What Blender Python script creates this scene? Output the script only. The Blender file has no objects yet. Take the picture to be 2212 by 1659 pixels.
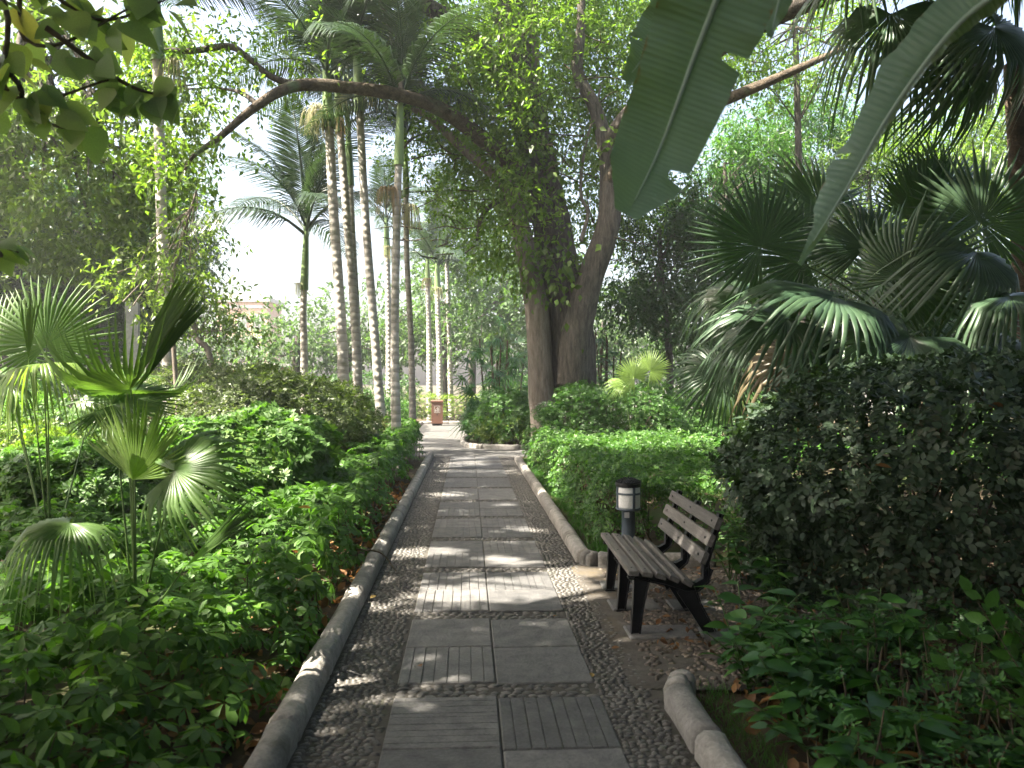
import bpy, math, random
import numpy as np
from mathutils import Vector, Matrix

# ------------------------------------------------------------------ camera, sky, sun, exposure
SC = bpy.context.scene
CAMH = 1.57
cam = bpy.data.cameras.new("camera"); camo = bpy.data.objects.new("camera", cam)
SC.collection.objects.link(camo); SC.camera = camo
camo.location = (0, 0, CAMH); camo.rotation_euler = (math.radians(90), 0, 0)
cam.lens = 27.0; cam.sensor_width = 36.0; cam.clip_start = 0.05; cam.clip_end = 2000
cam.dof.use_dof = True; cam.dof.focus_distance = 8.0; cam.dof.aperture_fstop = 3.4

SUN = np.array([-0.60, -0.20, 0.85]); SUN = SUN / np.linalg.norm(SUN)      # towards the sun: high on the left
EL = math.asin(SUN[2]); AZ = math.atan2(SUN[0], SUN[1])
W = bpy.data.worlds.new("World"); SC.world = W; W.use_nodes = True
wn = W.node_tree.nodes; wl = W.node_tree.links
sky = wn.new("ShaderNodeTexSky"); sky.sky_type = 'NISHITA'; sky.sun_disc = False
sky.sun_elevation = EL; sky.sun_rotation = AZ; sky.dust_density = 6.0; sky.air_density = 1.0; sky.ozone_density = 0.6
wl.new(sky.outputs[0], wn["Background"].inputs[0]); wn["Background"].inputs[1].default_value = 0.085
sl = bpy.data.lights.new("sun", 'SUN'); sl.energy = 5.0; sl.angle = math.radians(0.53); sl.color = (1.0, 0.95, 0.86)
slo = bpy.data.objects.new("sun", sl); SC.collection.objects.link(slo)
slo.rotation_euler = Vector(-SUN).to_track_quat('-Z', 'Y').to_euler()
slo.location = (-20, -8, 30)
vs = SC.view_settings; vs.view_transform = 'Standard'; vs.look = 'None'; vs.gamma = 1.0; vs.exposure = 2.75
vs.use_white_balance = True; vs.white_balance_temperature = 6900; vs.white_balance_tint = 10
cy = SC.cycles
cy.max_bounces = 7; cy.diffuse_bounces = 4; cy.glossy_bounces = 2; cy.transmission_bounces = 5; cy.transparent_max_bounces = 8
cy.volume_bounces = 0
cy.caustics_reflective = False; cy.caustics_refractive = False
cy.use_denoising = True; cy.sample_clamp_indirect = 6.0
cy.use_adaptive_sampling = True; cy.adaptive_threshold = 0.02

# ------------------------------------------------------------------ helpers
R = np.random.default_rng(11); random.seed(11)
COL = SC.collection
FV = 1659.0
def P(vx, vy, Y):          # a point measured on the photograph (2212 wide), at its real distance Y
    return np.array([(vx - 1106.0) / FV * Y, Y, CAMH - (vy - 829.5) / FV * Y])
def px(c, Y): return c - 0.0573 * Y      # the path runs slightly to the left
def nrm(a):
    a = np.asarray(a, float); return a / (np.linalg.norm(a, axis=-1, keepdims=True) + 1e-9)

def new_mesh(name, V, F, var=None, smooth=False):
    """V (n,3); F (m,3) or (m,4) array or list of lists"""
    me = bpy.data.meshes.new(name)
    V = np.asarray(V, np.float32)
    if isinstance(F, np.ndarray):
        m, k = F.shape
        me.vertices.add(len(V)); me.vertices.foreach_set("co", V.ravel())
        me.loops.add(m * k); me.loops.foreach_set("vertex_index", F.astype(np.int32).ravel())
        me.polygons.add(m); me.polygons.foreach_set("loop_start", np.arange(0, m * k, k, dtype=np.int32))
        if smooth: me.polygons.foreach_set("use_smooth", np.ones(m, bool))
        me.update(calc_edges=True)
    else:
        me.from_pydata([tuple(v) for v in V.tolist()], [], F)
        if smooth:
            for p in me.polygons: p.use_smooth = True
    if var is not None:
        a = me.attributes.new("var", 'FLOAT', 'POINT'); a.data.foreach_set("value", np.asarray(var, np.float32))
    return me

def obj(name, me, mat=None, parent=None, kind=None, label=None, cat=None, group=None):
    if mat is not None and len(me.materials) == 0: me.materials.append(mat)
    o = bpy.data.objects.new(name, me); COL.objects.link(o)
    if parent is not None:
        o.parent = parent
        o.matrix_parent_inverse = Matrix.Translation(-Vector(parent.get("_b", (0, 0, 0)))) if parent.type == 'EMPTY' else parent["_m"] if False else Matrix.Identity(4)
    tag(o, label, cat, group, kind); return o
def tag(o, label=None, cat=None, group=None, kind=None):
    if label: o["label"] = label
    if cat: o["category"] = cat
    if group: o["group"] = group
    if kind: o["kind"] = kind
    return o
BASE = {}
def thing(name, label, cat, base=(0, 0, 0), group=None):
    o = bpy.data.objects.new(name, None); COL.objects.link(o); o.empty_display_size = 0.1
    o.location = tuple(float(b) for b in base); BASE[o.name] = Vector(o.location)
    return tag(o, label, cat, group)
def part(name, me, mat, parent, kind=None, label=None, M=None):
    """a part whose mesh is written in world space (or placed by world matrix M)"""
    if mat is not None and len(me.materials) == 0: me.materials.append(mat)
    o = bpy.data.objects.new(name, me); COL.objects.link(o); o.parent = parent
    MP = WM.get(parent.name) or Matrix.Translation(BASE.get(parent.name, Vector((0, 0, 0))))
    o.matrix_parent_inverse = MP.inverted()
    if M is not None: o.matrix_basis = M
    WM[o.name] = M.copy() if M is not None else Matrix.Identity(4)
    return tag(o, label, kind=kind)
WM = {}

class MB:
    def __init__(s): s.V = []; s.F = []
    def add(s, V, F):
        o = len(s.V); s.V.extend([tuple(map(float, v)) for v in V]); s.F.extend([[i + o for i in f] for f in F])
    def box(s, c, d, rz=0.0, bev=0.0):
        c = np.array(c, float); d = np.array(d, float) / 2
        if bev <= 0:
            V = [[x, y, z] for z in (-1, 1) for x, y in ((-1, -1), (1, -1), (1, 1), (-1, 1))]
            V = np.array(V) * d; F = [[3, 2, 1, 0], [4, 5, 6, 7], [0, 1, 5, 4], [1, 2, 6, 5], [2, 3, 7, 6], [3, 0, 4, 7]]
        else:
            b = bev; rings = []
            def ring(z, i):
                x, y = d[0] - i, d[1] - i
                return [[-x, -y, z], [x, -y, z], [x, y, z], [-x, y, z]]
            V = np.array(ring(-d[2], b) + ring(-d[2] + b, 0) + ring(d[2] - b, 0) + ring(d[2], b))
            F = [[3, 2, 1, 0], [12, 13, 14, 15]]
            for r in range(3):
                for k in range(4):
                    F.append([r * 4 + k, r * 4 + (k + 1) % 4, r * 4 + 4 + (k + 1) % 4, r * 4 + 4 + k])
        if rz:
            ca, sa = math.cos(rz), math.sin(rz); V = V @ np.array([[ca, sa, 0], [-sa, ca, 0], [0, 0, 1]])
        s.add(V + c, F)
    def ribbon(s, pts, w, y0, y1):       # 2D stroke in xz given thickness along y
        pts = np.array(pts, float); n = len(pts); w = np.broadcast_to(np.array(w, float), (n,))
        t = np.gradient(pts, axis=0); t = nrm(t); nn = np.stack([-t[:, 1], t[:, 0]], 1)
        A = pts + nn * w[:, None] / 2; B = pts - nn * w[:, None] / 2
        V = []
        for i in range(n):
            V += [[A[i, 0], y0, A[i, 1]], [A[i, 0], y1, A[i, 1]], [B[i, 0], y1, B[i, 1]], [B[i, 0], y0, B[i, 1]]]
        F = [[0, 1, 2, 3], [4 * n - 1, 4 * n - 2, 4 * n - 3, 4 * n - 4]]
        for i in range(n - 1):
            for k in range(4):
                F.append([4 * i + k, 4 * i + 4 + k, 4 * i + 4 + (k + 1) % 4, 4 * i + (k + 1) % 4])
        s.add(V, F)
    def lathe(s, prof, c=(0, 0, 0), n=20, cap=True):
        V = []; F = []
        for r, z in prof:
            for k in range(n):
                a = 2 * math.pi * k / n; V.append([c[0] + r * math.cos(a), c[1] + r * math.sin(a), c[2] + z])
        m = len(prof)
        for i in range(m - 1):
            for k in range(n): F.append([i * n + k, i * n + (k + 1) % n, i * n + n + (k + 1) % n, i * n + n + k])
        if cap: F.append(list(range(n))[::-1]); F.append([(m - 1) * n + k for k in range(n)])
        s.add(V, F)
    def mesh(s, name, smooth=False):
        return new_mesh(name, s.V, s.F, smooth=smooth)

def catmull(pts, n):
    pts = np.array(pts, float); m = len(pts)
    if m == 2: return pts[0] + (pts[1] - pts[0]) * np.linspace(0, 1, n)[:, None]
    ext = np.vstack([2 * pts[0] - pts[1], pts, 2 * pts[-1] - pts[-2]])
    out = []
    for u in np.linspace(0, m - 1 - 1e-6, n):
        i = int(u); t = u - i; p0, p1, p2, p3 = ext[i:i + 4]
        out.append(0.5 * ((2 * p1) + (-p0 + p2) * t + (2 * p0 - 5 * p1 + 4 * p2 - p3) * t * t + (-p0 + 3 * p1 - 3 * p2 + p3) * t ** 3))
    return np.array(out)
def tube_arr(pts, rad, sides=8, n=None, rough=0.0, seed=0, ring=None):
    n = n or max(4, len(pts) * 4)
    rad = np.asarray(rad, float) if np.ndim(rad) else np.full(len(pts), float(rad))
    C = catmull(pts, n); rr = np.interp(np.linspace(0, 1, n), np.linspace(0, 1, len(rad)), rad)
    T = nrm(np.gradient(C, axis=0)); up = np.array([0.31, 0.95, 0.05])
    if abs(T[0] @ up) > 0.9: up = np.array([1.0, 0.1, 0.0])
    A = [];
    for t in T:
        up = up - t * (up @ t); up = up / (np.linalg.norm(up) + 1e-9); A.append(up.copy())
    A = np.array(A); B = np.cross(T, A)
    ang = np.arange(sides) * 2 * np.pi / sides
    rg = np.random.default_rng(seed)
    k = np.ones((n, sides))
    if rough:
        base = rg.normal(0, 1, sides); 
        nz = rg.normal(0, 1, (n, sides)); 
        for _ in range(2): nz = (nz + np.roll(nz, 1, 0) + np.roll(nz, -1, 0)) / 2.2
        k = 1 + rough * (0.6 * base[None] + 0.7 * nz)
    if ring is not None: k = k * (1 + ring(np.linspace(0, 1, n)))[:, None]
    V = C[:, None] + (A[:, None] * np.cos(ang)[None, :, None] + B[:, None] * np.sin(ang)[None, :, None]) * (rr[:, None] * k)[:, :, None]
    i = np.arange(n - 1)[:, None] * sides; j = np.arange(sides)[None]
    F = np.stack([i + j, i + (j + 1) % sides, i + sides + (j + 1) % sides, i + sides + j], -1).reshape(-1, 4)
    return V.reshape(-1, 3), F
def join(parts):
    V = []; F = []; o = 0
    for v, f in parts: V.append(v); F.append(f + o); o += len(v)
    return np.concatenate(V), np.concatenate(F)
def tubes(name, specs, smooth=True):
    V, F = join([tube_arr(*a, **k) for a, k in specs]); return new_mesh(name, V, F, smooth=smooth)

# ------------------------------------------------------------------ materials
def mat_new(name):
    m = bpy.data.materials.new(name); m.use_nodes = True; nt = m.node_tree
    return m, nt, nt.nodes["Principled BSDF"]
def ramp(nt, fac, stops):
    r = nt.nodes.new("ShaderNodeValToRGB"); e = r.color_ramp.elements
    while len(e) < len(stops): e.new(0.5)
    for i, (p, c) in enumerate(stops): e[i].position = p; e[i].color = (*c, 1)
    nt.links.new(fac, r.inputs[0]); return r.outputs[0]
def noise(nt, scale, detail=4, vec=None, rough=0.6):
    n = nt.nodes.new("ShaderNodeTexNoise"); n.inputs["Scale"].default_value = scale; n.inputs["Detail"].default_value = detail; n.inputs["Roughness"].default_value = rough
    if vec is not None: nt.links.new(vec, n.inputs["Vector"])
    return n.outputs[0]
def geo_pos(nt, sc=(1, 1, 1)):
    g = nt.nodes.new("ShaderNodeNewGeometry"); mp = nt.nodes.new("ShaderNodeMapping"); mp.inputs["Scale"].default_value = sc
    nt.links.new(g.outputs["Position"], mp.inputs["Vector"]); return mp.outputs[0]
def mixc(nt, fac, a, b, typ='MIX'):
    m = nt.nodes.new("ShaderNodeMix"); m.data_type = 'RGBA'; m.blend_type = typ
    for s, v in ((m.inputs[0], fac), (m.inputs[6], a), (m.inputs[7], b)):
        if hasattr(v, "is_linked"): nt.links.new(v, s)
        elif isinstance(v, (int, float)): s.default_value = v
        else: s.default_value = (*v, 1)
    return m.outputs[2]
def bump(nt, b, h, strength, dist=0.01):
    n = nt.nodes.new("ShaderNodeBump"); n.inputs["Strength"].default_value = strength; n.inputs["Distance"].default_value = dist
    nt.links.new(h, n.inputs["Height"]); nt.links.new(n.outputs[0], b.inputs["Normal"])

def leaf_mat(name, stops, trans=0.4, tcol=(1.6, 1.9, 0.7), rough=0.42, spec=0.4, objrand=0.35):
    """stops: ramp over the per-leaf random value; light passes through the blade"""
    m, nt, b = mat_new(name); L = nt.links
    a = nt.nodes.new("ShaderNodeAttribute"); a.attribute_name = "var"
    oi = nt.nodes.new("ShaderNodeObjectInfo")
    s = nt.nodes.new("ShaderNodeMath"); s.operation = 'MULTIPLY_ADD'; s.inputs[1].default_value = objrand; 
    L.new(oi.outputs["Random"], s.inputs[0]); 
    s2 = nt.nodes.new("ShaderNodeMath"); s2.operation = 'MULTIPLY_ADD'; s2.inputs[1].default_value = 1 - objrand; s2.inputs[2].default_value = 0
    L.new(a.outputs["Fac"], s2.inputs[0]); L.new(s2.outputs[0], s.inputs[2])
    c = ramp(nt, s.outputs[0], stops)
    nz = noise(nt, 25, 3); c = mixc(nt, 0.35, c, ramp(nt, nz, [(0.3, (0.35, 0.35, 0.35)), (0.7, (1, 1, 1))]), 'MULTIPLY')
    L.new(c, b.inputs["Base Color"]); b.inputs["Roughness"].default_value = rough; b.inputs["Specular IOR Level"].default_value = spec
    t = nt.nodes.new("ShaderNodeBsdfTranslucent"); L.new(mixc(nt, 1.0, c, tcol, 'MULTIPLY'), t.inputs[0])
    mx = nt.nodes.new("ShaderNodeMixShader"); mx.inputs[0].default_value = trans
    L.new(b.outputs[0], mx.inputs[1]); L.new(t.outputs[0], mx.inputs[2]); L.new(mx.outputs[0], nt.nodes["Material Output"].inputs[0])
    return m
def surf_mat(name, c1, c2, scale=8, rough=0.85, bump_s=0.5, bump_d=0.01, stretch=(1, 1, 1), spots=None, spec=0.3, fine=6):
    m, nt, b = mat_new(name); v = geo_pos(nt, stretch)
    n1 = noise(nt, scale, 8, v); c = ramp(nt, n1, [(0.3, c1), (0.7, c2)])
    n2 = noise(nt, scale * fine, 5, v)
    c = mixc(nt, 0.5, c, ramp(nt, n2, [(0.3, (0.45, 0.45, 0.45)), (0.65, (1, 1, 1))]), 'MULTIPLY')
    if spots:
        n3 = noise(nt, spots[1], 5, geo_pos(nt)); c = mixc(nt, ramp(nt, n3, [(spots[2], (0, 0, 0)), (spots[2] + 0.12, (1, 1, 1))]), c, spots[0])
    nt.links.new(c, b.inputs["Base Color"]); b.inputs["Roughness"].default_value = rough; b.inputs["Specular IOR Level"].default_value = spec
    h = mixc(nt, 0.5, n1, n2); bump(nt, b, h, bump_s, bump_d); return m

def piece_mat(name, c1, c2, scale, rough=0.8, var=0.5, bump_s=0.5, bump_d=0.006, stretch=(1, 1, 1), stain=None):
    """stone or wood pieces: tone differs from piece to piece (object random + per-piece value)"""
    m, nt, b = mat_new(name); L = nt.links
    oi = nt.nodes.new("ShaderNodeObjectInfo"); a = nt.nodes.new("ShaderNodeAttribute"); a.attribute_name = "var"
    ad = nt.nodes.new("ShaderNodeMath"); ad.operation = 'ADD'; L.new(oi.outputs["Random"], ad.inputs[0]); L.new(a.outputs["Fac"], ad.inputs[1])
    fr = nt.nodes.new("ShaderNodeMath"); fr.operation = 'FRACT'; L.new(ad.outputs[0], fr.inputs[0])
    v = geo_pos(nt, stretch); n1 = noise(nt, scale, 8, v); n2 = noise(nt, scale * 7, 4, v)
    c = ramp(nt, n1, [(0.28, c1), (0.72, c2)])
    lo = 1 - var; c = mixc(nt, 1.0, c, ramp(nt, fr.outputs[0], [(0, (lo, lo, lo)), (1, (1.15, 1.13, 1.1))]), 'MULTIPLY')
    c = mixc(nt, 0.55, c, ramp(nt, n2, [(0.3, (0.4, 0.4, 0.4)), (0.65, (1, 1, 1))]), 'MULTIPLY')
    if stain:
        n3 = noise(nt, stain[1], 5, geo_pos(nt)); c = mixc(nt, ramp(nt, n3, [(stain[2], (0, 0, 0)), (stain[2] + 0.15, (0.8, 0.8, 0.8))]), c, stain[0])
    L.new(c, b.inputs["Base Color"]); b.inputs["Roughness"].default_value = rough
    bump(nt, b, mixc(nt, 0.5, n1, n2), bump_s, bump_d); return m
def plain(name, c, rough=0.6, metal=0.0, spec=0.4):
    m, nt, b = mat_new(name); n = noise(nt, 12, 5)
    nt.links.new(mixc(nt, 0.4, c, ramp(nt, n, [(0.3, (0.55, 0.55, 0.55)), (0.7, (1, 1, 1))]), 'MULTIPLY'), b.inputs["Base Color"])
    b.inputs["Roughness"].default_value = rough; b.inputs["Metallic"].default_value = metal; b.inputs["Specular IOR Level"].default_value = spec
    bump(nt, b, n, 0.15, 0.003); return m

M = {}
M['soil'] = surf_mat('soil', (0.035, 0.025, 0.016), (0.10, 0.07, 0.04), 3, 0.95, 0.8, 0.03, spots=((0.05, 0.07, 0.02), 0.6, 0.5))
M['mortar'] = surf_mat('mortar', (0.05, 0.046, 0.039), (0.10, 0.092, 0.08), 6, 0.95, 0.8, 0.01, spots=((0.06, 0.07, 0.035), 2.2, 0.6))
M['slab'] = piece_mat('slab_stone', (0.085, 0.085, 0.087), (0.19, 0.187, 0.182), 9, 0.75, 0.30, 1.0, 0.012, stain=((0.16, 0.15, 0.135), 3.0, 0.6))
M['cobble'] = piece_mat('cobble_stone', (0.085, 0.081, 0.076), (0.18, 0.172, 0.158), 9, 0.62, 0.5, 0.5, 0.004)
M['pebble'] = piece_mat('pebble_stone', (0.13, 0.10, 0.078), (0.22, 0.18, 0.145), 9, 0.7, 0.6, 0.5, 0.004)
M['bay'] = surf_mat('bay_earth', (0.07, 0.062, 0.053), (0.13, 0.116, 0.10), 5, 0.95, 0.9, 0.012, spots=((0.10, 0.08, 0.05), 1.8, 0.52))
M['kerb'] = piece_mat('kerb_stone', (0.20, 0.19, 0.175), (0.38, 0.36, 0.335), 7, 0.9, 0.28, 1.0, 0.018, stain=((0.07, 0.068, 0.05), 5, 0.55))
M['asphalt'] = surf_mat('far_paving', (0.075, 0.073, 0.07), (0.13, 0.127, 0.12), 4, 0.9, 0.5, 0.01)
M['bark'] = surf_mat('bark_dark', (0.042, 0.037, 0.032), (0.165, 0.145, 0.122), 7, 0.95, 1.0, 0.05, (2.2, 2.2, 0.35), fine=4)
M['bark_smooth'] = surf_mat('bark_brown', (0.125, 0.103, 0.084), (0.28, 0.24, 0.20), 6, 0.92, 0.9, 0.03, (2, 2, 0.4), fine=5)
M['bark_moss'] = surf_mat('bark_moss', (0.05, 0.04, 0.03), (0.15, 0.12, 0.085), 6, 0.95, 1.0, 0.04, (1.5, 1.5, 1.5), spots=((0.10, 0.13, 0.07), 1.6, 0.55), fine=4)
M['lime'] = surf_mat('whitewash', (0.25, 0.23, 0.21), (0.48, 0.46, 0.43), 5, 0.95, 0.9, 0.03, (2, 2, 0.5), spots=((0.13, 0.10, 0.08), 3.5, 0.5))
M['twig'] = surf_mat('twig', (0.05, 0.04, 0.025), (0.14, 0.11, 0.07), 10, 0.9, 0.5)
M['greenstem'] = leaf_mat('green_stem', [(0, (0.06, 0.12, 0.03)), (1, (0.12, 0.20, 0.05))], 0.1)
def palm_trunk_mat():
    m, nt, b = mat_new('palm_trunk'); v = geo_pos(nt)
    sep = nt.nodes.new("ShaderNodeSeparateXYZ"); nt.links.new(v, sep.inputs[0])
    nz = noise(nt, 1.6, 3, v)
    w = nt.nodes.new("ShaderNodeTexWave"); w.bands_direction = 'Z'; w.inputs["Scale"].default_value = 2.1; w.inputs["Distortion"].default_value = 3.0; w.inputs["Detail"].default_value = 3
    nt.links.new(v, w.inputs[0])
    c = ramp(nt, noise(nt, 5, 6, geo_pos(nt, (1, 1, 0.4))), [(0.3, (0.27, 0.25, 0.225)), (0.7, (0.47, 0.44, 0.40))])
    c = mixc(nt, 0.5, c, ramp(nt, w.outputs[0], [(0.0, (0.50, 0.46, 0.42)), (0.14, (1, 1, 1))]), 'MULTIPLY')
    c = mixc(nt, ramp(nt, nz, [(0.55, (0, 0, 0)), (0.7, (0.55, 0.55, 0.55))]), c, (0.13, 0.14, 0.09))
    nt.links.new(c, b.inputs["Base Color"]); b.inputs["Roughness"].default_value = 0.85
    bump(nt, b, w.outputs[0], 0.6, 0.02); return m
M['palm_trunk'] = palm_trunk_mat()
M['crownshaft'] = leaf_mat('crownshaft', [(0, (0.14, 0.22, 0.09)), (1, (0.24, 0.34, 0.14))], 0.08, rough=0.35)
M['inflo'] = leaf_mat('flower_strings', [(0, (0.30, 0.28, 0.15)), (1, (0.48, 0.45, 0.28))], 0.3)
M['inflo_red'] = leaf_mat('flower_strings_brown', [(0, (0.30, 0.20, 0.11)), (1, (0.45, 0.33, 0.2))], 0.3)
M['fibre'] = surf_mat('palm_fibre', (0.06, 0.045, 0.032), (0.16, 0.115, 0.08), 6, 0.95, 1.0, 0.03, (1, 1, 2.5))
G = lambda r, g, b: (r, g, b)
M['scheff'] = leaf_mat('schefflera_leaf', [(0, (0.040, 0.100, 0.020)), (0.6, (0.085, 0.185, 0.032)), (0.95, (0.16, 0.29, 0.05)), (1, (0.28, 0.29, 0.06))], 0.42, rough=0.5, spec=0.3)
M['pitto'] = leaf_mat('pittosporum_leaf', [(0, (0.035, 0.085, 0.02)), (0.6, (0.08, 0.17, 0.04)), (1, (0.20, 0.30, 0.07))], 0.38, rough=0.5, spec=0.28)
M['loro_green'] = leaf_mat('bronze_leaf', [(0, (0.05, 0.075, 0.03)), (0.55, (0.115, 0.155, 0.06)), (0.85, (0.18, 0.20, 0.08)), (0.93, (0.20, 0.115, 0.08)), (1, (0.28, 0.14, 0.11))], 0.38)
M['loro_dark'] = leaf_mat('purple_green_leaf', [(0, (0.030, 0.056, 0.032)), (0.65, (0.056, 0.090, 0.050)), (0.9, (0.078, 0.082, 0.054)), (1, (0.105, 0.080, 0.062))], 0.2, rough=0.5, spec=0.3)
M['hedge'] = leaf_mat('hedge_leaf', [(0, (0.028, 0.075, 0.02)), (0.6, (0.055, 0.135, 0.03)), (0.92, (0.11, 0.22, 0.045)), (1, (0.28, 0.30, 0.05))], 0.35)
M['cover'] = leaf_mat('cover_leaf', [(0, (0.035, 0.11, 0.02)), (0.7, (0.06, 0.17, 0.03)), (1, (0.12, 0.24, 0.045))], 0.38)
M['yellowcover'] = leaf_mat('yellow_cover_leaf', [(0, (0.05, 0.10, 0.02)), (0.6, (0.12, 0.19, 0.035)), (0.95, (0.24, 0.30, 0.06)), (1, (0.26, 0.16, 0.06))], 0.4)
M['tropic'] = leaf_mat('broad_leaf', [(0, (0.025, 0.075, 0.022)), (0.6, (0.04, 0.13, 0.025)), (1, (0.085, 0.20, 0.035))], 0.3, rough=0.4)
M['camphor'] = leaf_mat('camphor_leaf', [(0, (0.075, 0.12, 0.03)), (0.6, (0.15, 0.22, 0.055)), (0.9, (0.28, 0.33, 0.10)), (1, (0.36, 0.32, 0.14))], 0.45, rough=0.36, spec=0.5)
M['bigtree_leaf'] = leaf_mat('bigtree_leaf', [(0, (0.06, 0.10, 0.02)), (0.6, (0.12, 0.20, 0.035)), (1, (0.22, 0.31, 0.06))], 0.5)
M['mango'] = leaf_mat('mango_leaf', [(0, (0.03, 0.085, 0.02)), (0.6, (0.06, 0.145, 0.03)), (1, (0.14, 0.26, 0.05))], 0.42)
M['shaded_tree'] = leaf_mat('leaf_darkened_for_shade', [(0, (0.022, 0.055, 0.018)), (1, (0.055, 0.115, 0.032))], 0.35)  # shade put into the leaf colour: darker leaves for trees standing in shade
M['far_tree'] = leaf_mat('far_tree_leaf', [(0, (0.05, 0.10, 0.04)), (1, (0.11, 0.18, 0.07))], 0.4)
M['overhang'] = leaf_mat('overhang_leaf', [(0, (0.15, 0.22, 0.10)), (0.6, (0.25, 0.33, 0.15)), (0.9, (0.36, 0.40, 0.15)), (1, (0.42, 0.36, 0.14))], 0.42, rough=0.5)
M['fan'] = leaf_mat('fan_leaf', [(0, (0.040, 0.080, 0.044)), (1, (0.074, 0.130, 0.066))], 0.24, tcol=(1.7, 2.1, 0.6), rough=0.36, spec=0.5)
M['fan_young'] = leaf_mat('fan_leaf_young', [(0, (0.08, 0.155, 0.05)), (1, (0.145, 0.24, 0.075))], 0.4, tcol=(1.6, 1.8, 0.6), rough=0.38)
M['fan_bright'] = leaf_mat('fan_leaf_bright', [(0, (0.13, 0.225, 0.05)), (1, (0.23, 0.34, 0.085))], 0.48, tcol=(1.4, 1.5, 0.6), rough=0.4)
M['fan_dry'] = leaf_mat('fan_leaf_dry', [(0, (0.11, 0.085, 0.05)), (1, (0.19, 0.16, 0.09))], 0.3, tcol=(1.5, 1.2, 0.6))
M['frond'] = leaf_mat('palm_frond', [(0, (0.028, 0.052, 0.034)), (1, (0.052, 0.085, 0.050))], 0.16, rough=0.32, spec=0.5)
M['rhapis'] = leaf_mat('lady_palm_leaf', [(0, (0.028, 0.085, 0.028)), (0.7, (0.05, 0.14, 0.04)), (1, (0.10, 0.22, 0.05))], 0.32, rough=0.36)
M['banana'] = None
M['litter'] = leaf_mat('dry_leaf', [(0, (0.10, 0.055, 0.03)), (0.5, (0.24, 0.13, 0.06)), (0.85, (0.38, 0.22, 0.09)), (1, (0.45, 0.33, 0.12))], 0.25, tcol=(1.3, 1.0, 0.6), rough=0.7, spec=0.2)
M['wood'] = piece_mat('weathered_wood', (0.095, 0.085, 0.076), (0.21, 0.195, 0.18), 5, 0.8, 0.25, 0.8, 0.004, (9, 0.6, 9))
M['iron'] = plain('black_iron', (0.018, 0.018, 0.020), 0.45, 0.2)
M['postpaint'] = plain('grey_blue_paint', (0.10, 0.125, 0.15), 0.5)
M['lampglass'] = plain('frosted_lamp', (0.80, 0.80, 0.78), 0.35)
M['sticker'] = plain('sticker', (0.55, 0.55, 0.54), 0.6)
M['binbrown'] = plain('bin_brown', (0.17, 0.08, 0.052), 0.55)
M['binwhite'] = plain('bin_white', (0.50, 0.46, 0.42), 0.6)
M['dark'] = plain('dark_opening', (0.02, 0.02, 0.02), 0.7)
M['wall_orange_glare'] = surf_mat('wall_orange_glare', (0.74, 0.46, 0.33), (0.82, 0.60, 0.48), 2, 0.9, 0.2)  # orange paled in the colour itself to stand for overexposed glare
M['wall_white'] = surf_mat('wall_white', (0.60, 0.58, 0.55), (0.78, 0.76, 0.73), 2, 0.9, 0.2)
M['wall_red'] = surf_mat('wall_red', (0.40, 0.14, 0.12), (0.52, 0.22, 0.18), 2, 0.9, 0.2)
M['glass'] = plain('window_glass', (0.30, 0.30, 0.30), 0.1, 0.0, 0.8)
M['concrete'] = surf_mat('concrete_pillar', (0.30, 0.30, 0.30), (0.45, 0.45, 0.45), 4, 0.9, 0.4)
M['fence'] = plain('fence_paint', (0.45, 0.45, 0.46), 0.6)
M['pipe'] = plain('white_pipe', (0.75, 0.75, 0.74), 0.4)

# ------------------------------------------------------------------ leaf machinery
def leaf_tpl(w=0.4, fold=0.12, droop=0.12, n=2, wide=0.45):
    """blade along +x, length 1; n cross-sections between base and tip"""
    V = [(0, 0, 0)]; F = []
    ts = np.linspace(0, 1, n + 2)[1:-1] if n > 1 else [wide]
    for t in ts:
        s = math.sin(math.pi * t ** (math.log(0.5) / math.log(wide))) * w / 2
        z = -droop * t * t
        V += [(t, s, z + fold * s * 2), (t, 0, z), (t, -s, z + fold * s * 2)]
    V.append((1, 0, -droop)); k = len(V) - 1
    F += [(0, 2, 1), (0, 3, 2)]
    for i in range(len(ts) - 1):
        a = 1 + 3 * i; b = a + 3
        F += [(a, a + 1, b + 1), (a, b + 1, b), (a + 1, a + 2, b + 2), (a + 1, b + 2, b + 1)]
    a = 1 + 3 * (len(ts) - 1); F += [(a, a + 1, k), (a + 1, a + 2, k)]
    return np.array(V, float), np.array(F)
def diamond_tpl(w=0.45, fold=0.15):
    return np.array([(0, 0, 0), (0.45, w / 2, fold * w), (1, 0, -0.05), (0.45, -w / 2, fold * w)], float), np.array([(0, 2, 1), (0, 3, 2)])
def place(tpl, pos, X, Z, scale, var):
    V, F = tpl; N = len(pos); X = nrm(X); Y = nrm(np.cross(Z, X)); Zn = np.cross(X, Y)
    Rm = np.stack([X, Y, Zn], 1)                                   # rows
    out = np.einsum('vk,nkj->nvj', V, Rm) * np.asarray(scale)[:, None, None] + pos[:, None]
    FF = F[None] + (np.arange(N) * len(V))[:, None, None]
    return out.reshape(-1, 3), FF.reshape(-1, 3), np.repeat(var, len(V))
def cat(batches):
    V = []; F = []; A = []; o = 0
    for v, f, a in batches: V.append(v); F.append(f + o); A.append(a); o += len(v)
    return np.concatenate(V), np.concatenate(F), np.concatenate(A)
def rdir(n, rg): return nrm(rg.normal(0, 1, (n, 3)))
T_DIA = diamond_tpl(); T_DIAN = diamond_tpl(0.32)
T_LEAF = leaf_tpl(0.42, 0.15, 0.12, 2); T_LEAF1 = leaf_tpl(0.42, 0.15, 0.1, 1); T_NARROW = leaf_tpl(0.28, 0.15, 0.2, 2)
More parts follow.
